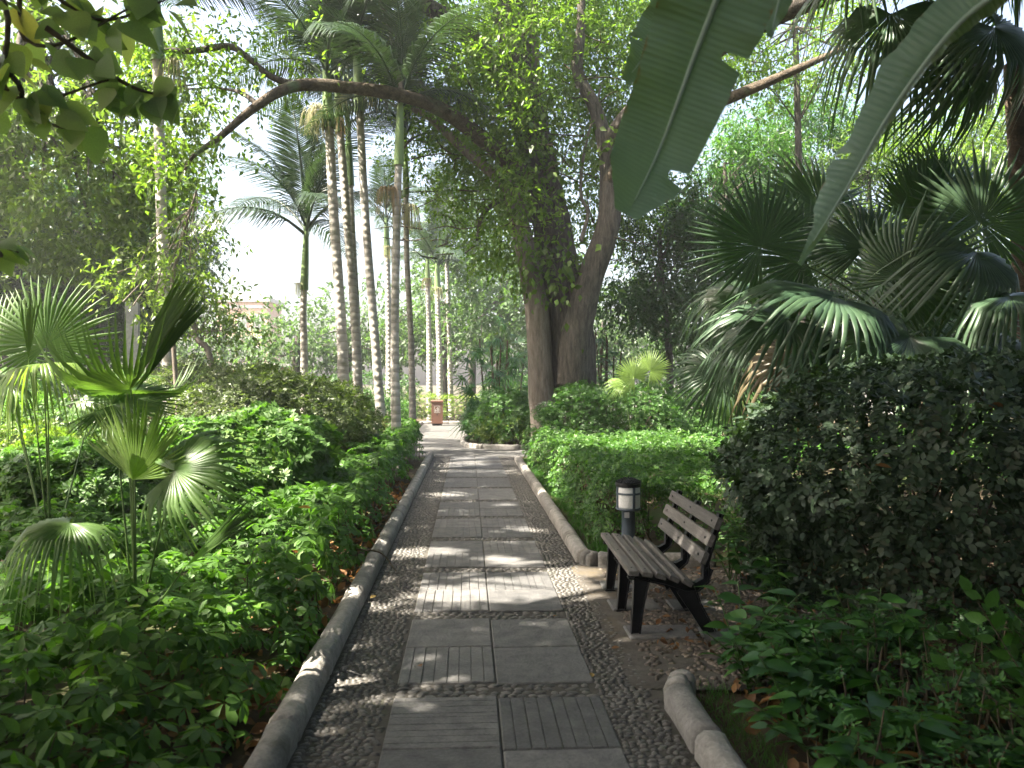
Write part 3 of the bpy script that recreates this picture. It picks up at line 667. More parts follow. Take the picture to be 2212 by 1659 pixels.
ros_hedge(h1, (-4.3, -0.9), (1.9, 16.2), bed_height, 175, 0.105, M['scheff'], ROS, rg, 300, 'leaf_whorl', inside=lambda x, Y: (x < px(-0.93, Y) + 0.02 * np.sin(Y * 3)) & (x > px(-3.0, Y) - 0.5 + 0.5 * np.sin(Y * 0.9)))

# bush: leaves over a rounded body
def bush(name, label, catg, c, r, leafs, size, dens, mat, rg, nbig=0, pname='leaf_sprig', p=2.5, zmin=-0.4, group=None, kindthing=True, lump=0.12, droop=0.0, depth=0.22, twigs=True):
    root = thing(name, label, catg, (c[0], c[1], 0), group); r = np.array(r, float); c = np.array(c, float)
    n = int(5.0 * dens * 4 * math.pi * ((r[0] * r[1]) ** 1.6 + (r[0] * r[2]) ** 1.6 + (r[1] * r[2]) ** 1.6) ** (1 / 1.6) / 3 ** (1 / 1.6) / size ** 2)
    d = rdir(n, rg); d = d[d[:, 2] > zmin]; n = len(d)
    k = (np.abs(d) ** p).sum(1) ** (-1 / p)
    ph = rg.uniform(0, 6.28, 3); lumpf = 1 + lump * (np.sin(d[:, 0] * 7 + ph[0]) * np.sin(d[:, 1] * 6 + ph[1]) + 0.7 * np.sin(d[:, 2] * 8 + d[:, 0] * 5 + ph[2]))
    dep = 1 - np.abs(rg.normal(0, 1, n)) * depth * 0.5
    dd = d * k[:, None]; low = d[:, 2] < 0; hh = np.linalg.norm(d[:, :2], axis=1) + 1e-6; want = 0.97 - 0.12 * np.abs(d[:, 2]); dd[low, :2] = d[low, :2] / hh[low, None] * want[low, None]
    pos = c + dd * r * (lumpf * dep)[:, None]; pos[:, 2] = np.maximum(pos[:, 2], 0.03)
    N = nrm(d / r); up = np.array([0, 0, 1.0])
    N = nrm(N + up * 0.55 + rg.normal(0, 0.45, (n, 3))); X = nrm(np.cross(N, rdir(n, rg)) + nrm(d) * 0.35 + np.array([0, 0, -droop])); s = size * rg.uniform(0.65, 1.2, n)
    front = -(d[:, 1]) - 0.25 * d[:, 0]
    vis = np.where((dep > 0.93) & (front > 0.1) & (np.abs(pos[:, 0] / pos[:, 1]) < 0.68), s / pos[:, 1] * (0.5 + front), -1)
    m = np.zeros(n, bool)
    if nbig: m[np.argsort(-vis)[:nbig]] = True
    V, F, A = place_multi(LOD.get(id(leafs), leafs), pos[~m], X[~m], N[~m], s[~m], rg); part('foliage', new_mesh('foliage', V, F, A), mat, root, kind='stuff')
    if nbig:
        mes = []
        for v, f, a in leafs: me = new_mesh(pname, v, f, a); me.materials.append(mat); mes.append(me)
        for i in np.where(m)[0]:
            xx = nrm(X[i]); yy = nrm(np.cross(N[i], xx)); zz = np.cross(xx, yy); Mx = Matrix(((xx[0], yy[0], zz[0], 0), (xx[1], yy[1], zz[1], 0), (xx[2], yy[2], zz[2], 0), (0, 0, 0, 1)))
            part(pname, mes[i % len(mes)], None, root, M=Matrix.Translation(pos[i]) @ Mx @ Matrix.Diagonal((s[i],) * 3 + (1,)))
    if twigs:
        sp = []
        for _ in range(40):
            q = c + rdir(1, rg)[0] * r * rg.uniform(0.6, 0.95); q[2] = max(q[2], 0.15); b = np.array([c[0] + rg.normal(0, 0.2 * r[0]), c[1] + rg.normal(0, 0.2 * r[1]), -0.02])
            sp.append(((np.array([b, (b + q) / 2 + rg.normal(0, 0.08, 3) * r, q]), [0.014, 0.009, 0.004]), dict(sides=4, n=5)))
        part('stems', tubes('stems', sp), M['twig'], root, kind='stuff')
    return root
SPR = [sprig_tpl(6, T_ROUND, 1.0, 0.5, i) for i in range(5)]
SPRL = [sprig_tpl(7, T_LEAF1, 1.0, 0.5, 10 + i) for i in range(4)]
SPRD = [sprig_tpl(6, leaf_tpl(0.55, 0.15, 0.1, 1), 1.0, 0.5, 20 + i) for i in range(4)]
ROSP = [rosette_tpl(9, 1.0, 40 + i, -0.25, T_OBOV) for i in range(4)]
T_DIAW = diamond_tpl(0.66)
LOD[id(SPR)] = [sprig_tpl(6, leaf_tpl(0.66, 0.12, 0.1, 1), 1.0, 0.5, i) for i in range(5)]
LOD[id(SPRL)] = [sprig_tpl(7, diamond_tpl(0.52), 1.0, 0.52, 10 + i) for i in range(4)]
LOD[id(SPRD)] = [sprig_tpl(6, diamond_tpl(0.68), 1.0, 0.52, 20 + i) for i in range(4)]
LOD[id(ROSP)] = [rosette_tpl(9, 1.0, 40 + i, -0.25, T_OB1) for i in range(4)]
rg = np.random.default_rng(41)
# left: glossy whorled shrub, bronze shrubs behind, yellowish cover at far left
q = P(520, 960, 8.2); bush('pittosporum_bush', 'rounded glossy light green shrub with whorled leaves behind the low left hedge', 'shrub', (q[0], 8.3, 0.62), (0.95, 0.9, 0.62), ROSP, 0.085, 0.85, M['pitto'], rg, 300, 'leaf_whorl', group='shrubs behind the left hedge')
bush('pittosporum_bush', 'smaller glossy shrub at left beside the upright young fan palm', 'shrub', (-4.15, 7.6, 0.5), (0.9, 0.8, 0.5), ROSP, 0.08, 0.8, M['pitto'], rg, 80, 'leaf_whorl', group='shrubs behind the left hedge')
bush('bronze_shrub', 'large clipped bronze-green dome shrub in front of the palm trunks', 'shrub', (-3.5, 11.6, 0.80), (1.40, 1.25, 0.92), SPRD, 0.10, 1.2, M['loro_green'], rg, 120, group='bronze shrubs on the left')
bush('bronze_shrub', 'lower bronze-red shrub left of the large dome shrub', 'shrub', (-5.2, 12.6, 0.85), (1.5, 1.2, 1.0), SPRD, 0.10, 1.0, M['loro_green'], rg, 60, group='bronze shrubs on the left')
bush('bronze_shrub', 'small bronze shrub at the foot of the rightmost tall palm trunk', 'shrub', (-3.1, 14.6, 0.5), (0.9, 0.9, 0.5), SPRD, 0.10, 1.0, M['loro_green'], rg, 0, group='bronze shrubs on the left')
yc = thing('ground_cover_bed', 'yellow-green leafy ground cover at the left edge', 'ground cover', (-4.5, 6.5, 0))
ros_hedge(yc, (-6.2, -2.6), (3.4, 9.5), lambda x, Y: 0.5 + 0.06 * np.sin(3 * x) + 0.06 * np.sin(2.3 * Y + x), 150, 0.10, M['yellowcover'], SPRL, rg, 160, 'leaf_sprig', inside=lambda x, Y: (x < px(-3.0, Y) - 0.3 + 0.5 * np.sin(Y * 0.9)) & (x > -0.72 * Y - 0.6))
# right: hedge along the path and its flat top, mounded shrubs behind
def boxhedge(root, x0f, x1f, ya, yb, H, size, dens, mat, tpls, rg, nbig, pname):
    Ls = (yb - ya) * H; n1 = int(Ls * dens * 1.5); n2 = int((yb - ya) * 4.0 * dens)
    Y1 = rg.uniform(ya, yb, n1); z1 = rg.uniform(0.06, H, n1); x1 = x0f(Y1) + 0.10 * np.sin(Y1 * 4) * 0.6 + (z1 < 0.25) * rg.uniform(-0.02, 0.12, n1) - 0.10 * np.sin(np.clip(z1 / H, 0, 1) * 3.0) + np.abs(rg.normal(0, 0.09, n1))
    Y2 = rg.uniform(ya, yb, n2); x2 = rg.uniform(0, 1, n2) * (x1f(Y2) - x0f(Y2)) + x0f(Y2); z2 = H + 0.05 * np.sin(x2 * 3.3) + 0.06 * np.sin(Y2 * 2 + x2) + 0.04 * np.sin(Y2 * 5.1 - x2 * 4) - np.abs(rg.normal(0, 0.07, n2)) + (rg.random(n2) < 0.10) * rg.uniform(0, 0.13, n2)
    Nx = np.concatenate([np.full(n1, -0.9), np.zeros(n2)]); N = nrm(np.stack([Nx, np.full(n1 + n2, -0.15), np.concatenate([np.full(n1, 0.7), np.ones(n2)])], 1) + rg.normal(0, 0.38, (n1 + n2, 3)))
    pos = np.stack([np.concatenate([x1, x2]), np.concatenate([Y1, Y2]), np.concatenate([z1, z2])], 1); n = len(pos)
    # the end face towards the bench bay
    n3 = int(H * 2.2 * dens * 1.4); z3 = rg.uniform(0.05, H, n3); x3 = rg.uniform(0, 2.2, n3) + x0f(np.full(n3, ya)); y3 = ya + np.abs(rg.normal(0, 0.10, n3)) - 0.08 * np.sin(z3 / H * 3)
    pos = np.vstack([pos, np.stack([x3, y3, z3], 1)]); N = np.vstack([N, nrm(np.stack([np.full(n3, -0.1), np.full(n3, -0.9), np.full(n3, 0.7)], 1) + rg.normal(0, 0.38, (n3, 3)))]); n = len(pos)
    X = nrm(np.cross(N, rdir(n, rg))); s = size * rg.uniform(0.65, 1.2, n)
    vis = np.where((np.abs(pos[:, 0] / pos[:, 1]) < 0.68), s / pos[:, 1] * rg.uniform(0.8, 1.0, n), -1); m = np.zeros(n, bool); m[np.argsort(-vis)[:nbig]] = True
    V, F, A = place_multi(LOD.get(id(tpls), tpls), pos[~m], X[~m], N[~m], s[~m], rg); part('foliage', new_mesh('foliage', V, F, A), mat, root, kind='stuff')
    mes = []
    for v, f, a in tpls: me = new_mesh(pname, v, f, a); me.materials.append(mat); mes.append(me)
    for i in np.where(m)[0]:
        xx = X[i]; yy = nrm(np.cross(N[i], xx)); zz = np.cross(xx, yy); Mx = Matrix(((xx[0], yy[0], zz[0], 0), (xx[1], yy[1], zz[1], 0), (xx[2], yy[2], zz[2], 0), (0, 0, 0, 1)))
        part(pname, mes[i % len(mes)], None, root, M=Matrix.Translation(pos[i]) @ Mx @ Matrix.Diagonal((s[i],) * 3 + (1,)))
    sp = []
    for _ in range(160):
        Yb = rg.uniform(ya, yb); b = np.array([x0f(Yb) + rg.uniform(0.1, 0.5), Yb, -0.02]); q = b + np.array([rg.normal(-0.1, 0.12), rg.normal(0, 0.12), H * rg.uniform(0.5, 0.95)])
        sp.append(((np.array([b, (b + q) / 2 + rg.normal(0, 0.03, 3), q]), [0.009, 0.006, 0.003]), dict(sides=4, n=4)))
    part('stems', tubes('stems', sp), M['twig'], root, kind='stuff')
h2 = thing('clipped_hedge', 'knee-high dark green clipped hedge along the right kerb beyond the bench', 'hedge', (1.2, 11, 0))
boxhedge(h2, lambda Y: px(1.33, Y) - 0.015 * (Y - 7), lambda Y: px(1.32, Y) + np.clip(1.0 + 0.30 * (Y - 7), 0.8, 4.2), 7.25, 15.4, 0.68, 0.095, 190, M['hedge'], SPRL, np.random.default_rng(51), 300, 'leaf_sprig')
rg = np.random.default_rng(52)
gc = thing('ground_cover_bed', 'flat bright green ground cover on top of the bank right of the path', 'ground cover', (3.2, 11, 0))
ros_hedge(gc, (1.2, 7.0), (7.3, 15.5), lambda x, Y: 0.60 + 0.05 * np.sin(2.2 * x + Y) + 0.04 * np.sin(3.1 * Y - x), 150, 0.085, M['cover'], SPRL, rg, 80, 'leaf_sprig', inside=lambda x, Y: x > px(1.62, Y), stems=False, layers=0.2)
bush('mounded_shrub', 'wide mounded green shrub in front of the big tree trunk', 'shrub', (1.95, 14.6, 0.75), (1.35, 0.8, 0.78), SPRL, 0.10, 1.1, M['hedge'], rg, 60, p=3, group='mounded shrubs around the big tree')
bush('mounded_shrub', 'mounded green shrub right of the wide one near the tree', 'shrub', (4.3, 14.9, 0.7), (1.3, 0.8, 0.72), SPRL, 0.10, 1.0, M['hedge'], rg, 30, p=3, group='mounded shrubs around the big tree')
bush('mounded_shrub', 'round shrub between the white kerb corner and the big trunk', 'shrub', (0.05, 19.3, 0.62), (0.95, 0.8, 0.75), SPRL, 0.10, 1.0, M['hedge'], rg, 0, p=3, group='mounded shrubs around the big tree')
bush('mounded_shrub', 'low yellow-green shrub behind the white kerb at the crossing', 'shrub', (0.35, 18.95, 0.35), (1.2, 0.4, 0.4), SPRL, 0.10, 0.6, M['yellowcover'], rg, 0, p=3, group='mounded shrubs around the big tree')
bush('mounded_shrub', 'low shrub lining the right side of the far path', 'shrub', (-0.75, 22, 0.4), (0.55, 2.6, 0.6), SPRL, 0.11, 0.5, M['hedge'], rg, 0, p=3, group='mounded shrubs around the big tree')
bush('far_hedge', 'sunlit hedge behind the brown litter bin', 'hedge', (-2.2, 31.6, 0.5), (2.8, 0.8, 0.62), SPRL, 0.14, 0.55, M['yellowcover'], rg, 0, p=4)
bush('far_hedge', 'low hedge lining the left side of the far path before the bin', 'hedge', (-4.2, 24.5, 0.45), (0.75, 4.5, 0.55), SPRL, 0.13, 0.5, M['hedge'], rg, 0, p=3.5)
dk = bush('dark_shrub', 'large dark purple-green dome shrub right of the bench', 'shrub', (3.65, 5.95, 0.78), (1.95, 1.55, 0.98), SPR, 0.125, 1.05, M['loro_dark'], np.random.default_rng(53), 300, p=2.5, zmin=-0.8, lump=0.03, depth=0.16)
bush('dark_shrub', 'second dark shrub at the right edge behind the large dome', 'shrub', (6.2, 6.8, 0.75), (1.4, 1.3, 1.0), SPR, 0.135, 0.5, M['loro_dark'], np.random.default_rng(54), 0, zmin=-0.75)

for (cx, cyy, cz, rx, ry, rz, m_, lab) in [
    (-7.5, 11.2, 0.6, 1.7, 1.4, 0.75, 'pitto', 'leafy shrub at the left edge under the camphor tree'), (-8.0, 15.5, 0.7, 2.2, 1.5, 0.9, 'hedge', 'shrub row far left behind the bronze shrubs'), (-6.2, 9.2, 0.5, 1.2, 1.0, 0.6, 'yellowcover', 'yellow-green shrub left of the pale fan palm'),
    (-11.0, 15.0, 0.8, 2.4, 1.6, 1.0, 'hedge', 'shrub at the far left edge in the shade'), (-6.0, 22.5, 0.7, 2.4, 1.2, 0.8, 'hedge', 'shrub beyond the crossing left of the palms'), (-9.8, 23.0, 0.8, 2.6, 1.2, 0.9, 'hedge', 'shrub beyond the crossing at far left'),
    (-6.5, 31.5, 0.9, 2.6, 1.0, 1.0, 'hedge', 'far shrub left of the litter bin'), (1.5, 24.0, 0.9, 2.2, 1.2, 1.0, 'hedge', 'far shrub behind the lady palms'), (1.2, 31.8, 0.8, 2.4, 1.0, 0.9, 'yellowcover', 'far sunlit shrub right of the bin hedge'), (5.5, 20.5, 0.8, 2.2, 1.2, 1.0, 'hedge', 'shrub behind the big tree on the right'), (9.5, 19.0, 0.9, 2.6, 1.4, 1.1, 'hedge', 'shrub behind the large fan palm'), (8.2, 12.4, 0.6, 1.8, 1.4, 0.7, 'hedge', 'shrub right of the flat ground cover')]:
    bush('background_shrub', lab, 'shrub', (cx, cyy, cz), (rx, ry, rz), SPRL, 0.15, 0.5, M[m_], rg, 0, p=3, group='background shrubs')

# near right: broad-leaved plants, each stem a plant
def leafy_plant(label, base, h, nst, size, mat, rg, group, spread=0.3, tpl=T_BIG, name='broad_leaf_plant', per=7):
    root = thing(name, label, 'plant', (base[0], base[1], 0), group)
    v, f = tpl; me = [new_mesh('leaf', v, f, np.full(len(v), t)) for t in (0.1, 0.4, 0.7, 1.0)]
    for m_ in me: m_.materials.append(mat)
    for s_ in range(nst):
        b = np.array([base[0] + rg.normal(0, 0.04), base[1] + rg.normal(0, 0.04), -0.01]); lean = nrm(np.array([rg.normal(-0.25, 0.7), rg.normal(-0.25, 0.7), 0]))
        tip = b + lean * spread * rg.uniform(0.3, 1.1) + np.array([0, 0, h * rg.uniform(0.6, 1.0)])
        pts = np.array([b, (b + tip) / 2 + np.array([0, 0, 0.1 * h]), tip]); V, F = tube_arr(pts, [0.007, 0.005, 0.003], 5, 6); part('stem', new_mesh('stem', V, F), M['greenstem'], root)
        C = catmull(pts, 20)
        for j in range(per):
            t = 0.3 + 0.7 * j / (per - 1); q = C[int(t * 19)]; a = j * 2.4 + rg.uniform(0, 1)
            X = nrm(np.array([math.cos(a), math.sin(a), rg.uniform(-0.35, 0.4)])); Z = nrm(np.array([0, 0, 1.0]) + rg.normal(0, 0.25, 3)); yy = nrm(np.cross(Z, X)); zz = np.cross(X, yy); sc = size * rg.uniform(0.65, 1.15)
            part('leaf', me[rg.integers(0, 4)], None, root, M=Matrix.Translation(q) @ Matrix(((X[0], yy[0], zz[0], 0), (X[1], yy[1], zz[1], 0), (X[2], yy[2], zz[2], 0), (0, 0, 0, 1))) @ Matrix.Diagonal((sc, sc, sc, 1)))
rg = np.random.default_rng(61)
nr = thing('ground_cover_bed', 'dim low leafy ground cover under the dark shrub at near right', 'ground cover', (2.2, 3.4, 0))
ros_hedge(nr, (1.15, 4.2), (2.0, 4.6), lambda x, Y: np.clip(0.10 + 0.55 * (x - px(1.2, Y)), 0.08, 0.34) + 0.03 * np.sin(5 * x + 3 * Y), 190, 0.10, M['tropic'], SPRL, np.random.default_rng(57), 200, 'leaf_sprig', inside=lambda x, Y: (x > px(1.19, Y)) & ((Y < 4.0) | (x > 1.5)) & (x < 0.8 * Y + 0.6))
LP = [((1.30, 4.35), 0.46, 7, 0.15, 'leafy green plant reaching over the near end of the bench'),
      ((1.42, 3.75), 0.42, 7, 0.15, 'leafy green plant beside the end of the near right kerb'),
      ((1.78, 3.75), 0.40, 6, 0.17, 'broad-leaved plant between the kerb plant and the dark shrub'),
      ((1.60, 3.20), 0.34, 6, 0.17, 'broad-leaved plant with the largest leaves near the bottom right'),
      ((2.25, 3.55), 0.36, 5, 0.16, 'shaded broad-leaved plant under the dark shrub'),
      ((1.45, 2.75), 0.16, 4, 0.11, 'low leafy sprout beside the lowest right kerb stone'),
      ((1.95, 2.95), 0.26, 5, 0.14, 'dim leafy plant at the bottom edge right of the kerb'),
      ((1.95, 4.25), 0.42, 6, 0.14, 'leafy plant in front of the dark shrub behind the bench plant')]
LP += [((1.40, 3.55), 0.34, 7, 0.14, 'leafy plant between the kerb end plant and the largest-leaved plant'), ((1.32, 2.95), 0.26, 6, 0.13, 'leafy plant beside the lower part of the near right kerb'), ((1.55, 3.9), 0.46, 7, 0.15, 'tall leafy plant behind the plants at the kerb end'), ((1.28, 3.98), 0.3, 6, 0.12, 'low leafy plant growing right at the end of the near right kerb'), ((1.30, 3.3), 0.2, 5, 0.11, 'small leafy plant hugging the near right kerb'), ((1.72, 6.05), 0.5, 6, 0.13, 'leafy plant behind the far half of the bench'), ((1.78, 5.15), 0.5, 6, 0.14, 'leafy plant behind the near half of the bench'), ((2.0, 6.7), 0.55, 6, 0.13, 'leafy plant between the lamp hedge and the dark shrub'), ((2.15, 4.05), 0.42, 6, 0.16, 'leafy plant at the foot of the dark shrub, right of the bench plant'), ((2.65, 4.0), 0.40, 6, 0.15, 'dim leafy plant under the middle of the dark shrub'), ((1.62, 4.05), 0.44, 7, 0.15, 'leafy plant just right of the kerb end'), ((2.3, 2.75), 0.3, 6, 0.15, 'dim leafy plant at the lower right below the twiggy shrub'), ((1.72, 2.6), 0.22, 5, 0.14, 'low leafy plant at the bottom edge beside the grass')]
for (b, h, n, s, lab) in LP: leafy_plant(lab, b, h, n, s, M['tropic'], rg, 'leafy plants at the near right', 0.28)
def sprout(label, base, h, n, rg):
    root = thing('twiggy_shrub', label, 'shrub', (base[0], base[1], 0), 'twiggy shrubs at the near right')
    mes = []
    for k in range(4):
        v, f, a = sprig_tpl(13, T_ROUND, 1.0, 0.17, 70 + k, 0.12); me = new_mesh('leaf_spray', v, f, a); me.materials.append(M['hedge']); mes.append(me)
    for i in range(n):
        b = np.array([base[0] + rg.normal(0, 0.10), base[1] + rg.normal(0, 0.10), 0]); X = nrm(np.array([rg.normal(-0.35, 0.6), rg.normal(-0.2, 0.6), rg.uniform(0.5, 1.3)])); Z = nrm(np.array([-0.4, -0.5, 0.8]) + rg.normal(0, 0.4, 3)); yy = nrm(np.cross(Z, X)); zz = np.cross(X, yy); s = h * rg.uniform(0.5, 0.95); q = b + X * rg.uniform(0.05, 0.4) * h
        part('leaf_spray', mes[i % 4], None, root, M=Matrix.Translation(q) @ Matrix(((X[0], yy[0], zz[0], 0), (X[1], yy[1], zz[1], 0), (X[2], yy[2], zz[2], 0), (0, 0, 0, 1))) @ Matrix.Diagonal((s, s, s, 1)))
        V, F = tube_arr([b, q, q + X * s * 0.95], [0.006, 0.004, 0.002], 4, 5)
        part('stem', new_mesh('stem', V, F), M['twig'], root)
sprout('small-leaved twiggy shrub at the right edge below the dark shrub', (2.45, 3.15), 0.62, 34, rg)
sprout('small-leaved twiggy shrub in the bottom right corner', (2.05, 2.45), 0.40, 26, rg)
sprout('small-leaved twiggy shrub beside the broad-leaved plants at far right', (2.9, 3.7), 0.7, 26, rg)
# grass tufts along the right kerbs
def grass(name, label, pts, rg, n, h):
    pts = np.array(pts); i = rg.integers(0, len(pts), n); p = np.zeros((n, 3)); p[:, :2] = pts[i] + rg.normal(0, 0.05, (n, 2))
    X = nrm(np.stack([rg.normal(0, 0.5, n), rg.normal(0, 0.5, n), np.ones(n)], 1)); Z = rdir(n, rg)
    V, F, A = place(leaf_tpl(0.06, 0.0, 0.4, 1), p, X, Z, h * rg.uniform(0.5, 1.2, n), rg.uniform(0, 0.8, n)); o = obj(name, new_mesh(name, V, F, A), M['cover'], kind='stuff', label=label, cat='grass')
grass('grass', 'thin grass growing over the near right kerb', [(px(1.16 + rg.uniform(0, 0.12), y), y) for y in np.linspace(2.3, 3.9, 40)], rg, 1500, 0.055)
grass('grass', 'thin grass strip between the far right kerb and the clipped hedge', [(px(rg.uniform(1.13, 1.34), y), y) for y in np.linspace(6.9, 15.6, 160)], rg, 5200, 0.10)
grass('grass', 'grass tuft at the kerb corner behind the bench', [(0.72 + rg.uniform(0, 0.35), 6.85 + rg.uniform(-0.08, 0.5)) for _ in range(40)], rg, 900, 0.09)

# ------------------------------------------------------------------ palms with fan leaves
def fan_mesh(name, nseg, span, join_r, tipdroop, pleat, seed, cup=0.0, wid=1.0, rows=6):
    """hub at origin, middle finger along +x, length 1"""
    rg = np.random.default_rng(seed); V = []; F = []; A = []
    da = span / nseg
    for s in range(nseg):
        a0 = -span / 2 + s * da; am = a0 + da / 2
        ln = (0.78 + 0.22 * math.cos(am * 0.6)) * rg.uniform(0.93, 1.05); val = rg.uniform(0, 1); dr = tipdroop * rg.uniform(0.6, 1.4); sd = rg.normal(0, 0.03)
        base = len(V); ts = [0.0, join_r * 0.5, join_r, *(join_r + (1 - join_r) * np.linspace(0, 1, rows - 2)[1:])]
        for t in ts:
            r = t * ln; zc = -cup * r * r - (dr * max(0, t - join_r * 0.85) ** 1.7 * 2.0)
            if t <= join_r: hw = math.tan(da / 2) * r * wid
            else: hw = math.tan(da / 2) * join_r * ln * (1 - ((t - join_r) / (1 - join_r)) ** 1.25) * 0.92 * wid + 0.0012
            shrink = 1 - 0.35 * dr * max(0, t - join_r)
            cx, sx = math.cos(am + sd * t), math.sin(am + sd * t); r2 = r * shrink
            zz = pleat * hw
            for u, z in ((-hw, zc - zz), (0, zc + zz), (hw, zc - zz)): V.append((cx * r2 - sx * u, sx * r2 + cx * u, z)); A.append(val)
        for i in range(len(ts) - 1):
            for k in range(2):
                b = base + 3 * i + k; F.append((b, b + 1, b + 4, b + 3))
    me = new_mesh(name, V, np.array(F), A); return me
FAN = [fan_mesh('fan_leaf', 46, 5.2, 0.52, 0.12, 0.55, 1, 0.03), fan_mesh('fan_leaf', 46, 5.0, 0.5, 0.55, 0.55, 2, 0.08), fan_mesh('fan_leaf', 44, 4.7, 0.46, 0.95, 0.6, 3, 0.2), fan_mesh('fan_leaf', 40, 2.6, 0.6, 0.1, 0.9, 4, -0.2), fan_mesh('fan_leaf', 18, 0.36, 0.62, 0.06, 2.0, 5, 0.0)]
RHA = [fan_mesh('fan_leaf', 9, 4.2, 0.18, 0.25, 0.3, 6, 0.1, rows=4), fan_mesh('fan_leaf', 11, 4.6, 0.18, 0.5, 0.3, 7, 0.25, rows=4), fan_mesh('fan_leaf', 8, 3.6, 0.18, 0.15, 0.3, 8, 0.0, rows=4)]
_fcopy = {}
def fan_with(mat, k, lib=FAN, tagk='f'):
    key = (tagk, k, mat)
    if key not in _fcopy: me = lib[k].copy(); me.materials.clear(); me.materials.append(M[mat]); _fcopy[key] = me
    return _fcopy[key]
def frame(X, Z):
    X = nrm(np.array(X, float)); Z = np.array(Z, float); Y = nrm(np.cross(Z, X)); Zn = np.cross(X, Y)
    return Matrix(((X[0], Y[0], Zn[0], 0), (X[1], Y[1], Zn[1], 0), (X[2], Y[2], Zn[2], 0), (0, 0, 0, 1)))
def fan_leaf(root, hub, X, Z, size, mat, k, origin, pet=0.011, sag=0.15, pmat='greenstem'):
    Mx = Matrix.Translation(hub) @ frame(X, Z) @ Matrix.Diagonal((size,) * 3 + (1,))
    lf = part('fan_leaf', fan_with(mat, k), None, root, M=Mx)
    hub = np.array(hub, float); o = np.array(origin, float); mid = (hub + o) / 2 + np.array([0, 0, sag])
    V, F = tube_arr([o, mid, hub], [pet * 1.4, pet, pet * 0.7], 5, 8); part('petiole', new_mesh('petiole', V, F, np.full(len(V), 0.5)), M[pmat], lf)
# right: mature fan palm behind the dark shrub
fp = thing('fan_palm', 'large fan palm spreading over the dark shrub at right', 'palm', (4.55, 8.3, 0))
V, F = tube_arr([(4.55, 8.3, -0.05), (4.55, 8.3, 0.9), (4.5, 8.25, 1.9)], [0.16, 0.14, 0.17], 12, 14, 0.06, 3); part('trunk', new_mesh('trunk', V, F, smooth=True), M['fibre'], fp)
O = (4.5, 8.25, 1.85); C0 = np.array([0, -1, 0.1])
for hub, X, Z, s, k, m_, Og in [
    (P(1645, 530, 7.6), (-0.55, -0.1, 0.8), (-0.15, -1, 0.30), 0.80, 0, 'fan', O), (P(1868, 535, 7.9), (0.05, 0.1, 1), (-0.1, -1, 0.35), 0.78, 1, 'fan', O),
    (P(1800, 640, 7.2), (-1, -0.35, 0.10), (0.0, -0.45, 1), 1.15, 1, 'fan', O), (P(1965, 728, 6.9), (-0.75, -0.5, -0.35), (-0.25, -0.75, 0.8), 1.05, 1, 'fan', O),
    (P(2005, 490, 8.6), (-0.1, 0.1, 1), (0.3, -1, 0.1), 0.95, 3, 'fan', O), (P(2040, 430, 9.2), (0.3, 0.3, 1), (0.2, -1, 0.2), 0.95, 0, 'fan', O),
    (P(1775, 455, 8.8), (-0.8, 0.1, 0.6), (0, -0.9, 0.5), 1.0, 0, 'fan', O), (P(2110, 545, 7.4), (-0.2, -0.5, -0.4), (0.3, -0.7, 0.8), 1.0, 2, 'fan', O),
    (P(1660, 720, 8.3), (-1, -0.1, -0.3), (0.1, -0.6, 0.8), 0.95, 2, 'fan', O), (P(1720, 770, 7.8), (-0.85, -0.2, -0.6), (-0.4, -0.7, 0.6), 0.95, 2, 'fan_dry', O),
    (P(2180, 640, 7.0), (0.5, -0.5, -0.1), (0.2, -0.6, 1), 1.0, 2, 'fan', O), (P(2150, 760, 7.3), (0.6, -0.5, -0.5), (0.1, -0.8, 0.6), 0.95, 2, 'fan', O),
    (P(1560, 800, 9.0), (-0.9, 0.0, -0.3), (0, -0.8, 0.5), 0.75, 1, 'fan', O), (P(1600, 640, 9.2), (-0.9, 0.2, 0.1), (0, -0.7, 0.7), 0.9, 2, 'fan', O),
    (P(1740, 560, 8.4), (-0.7, -0.1, 0.5), (0.1, -1, 0.4), 0.95, 0, 'fan', O), (P(1950, 600, 7.6), (0.3, -0.4, 0.6), (0.0, -0.9, 0.6), 0.9, 1, 'fan', O), (P(1700, 690, 7.6), (-0.9, -0.4, -0.1), (-0.1, -0.6, 0.9), 1.0, 1, 'fan', O), (P(2120, 480, 8.2), (0.4, -0.1, 0.9), (-0.2, -1, 0.3), 0.95, 0, 'fan', O), (P(2090, 760, 6.8), (-0.2, -0.7, -0.3), (-0.1, -0.7, 0.9), 0.85, 1, 'fan', O), (P(1820, 770, 7.4), (-0.5, -0.6, -0.5), (-0.3, -0.7, 0.7), 0.9, 1, 'fan', O),
    (P(1900, 610, 8.8), (0.3, -0.6, 0.5), (0, -0.5, 0.9), 0.9, 2, 'fan', O), (P(2075, 690, 8.9), (0.2, 0.6, 0.9), (0, -1, 0.4), 0.9, 0, 'fan', O)]:
    fan_leaf(fp, hub, X, Z, s, m_, k, Og, 0.012)
fp2 = thing('fan_palm', 'tall fan palm at top right with hanging fans and brown fibrous trunk', 'palm', (5.9, 9.2, 0))
V, F = tube_arr([(6.18, 9.2, -0.05), (6.16, 9.2, 2.5), (6.05, 9.2, 5.4)], [0.15, 0.125, 0.15], 12, 30, 0.07, 5); part('trunk', new_mesh('trunk', V, F, smooth=True), M['fibre'], fp2)
O2 = (6.05, 9.2, 5.5)
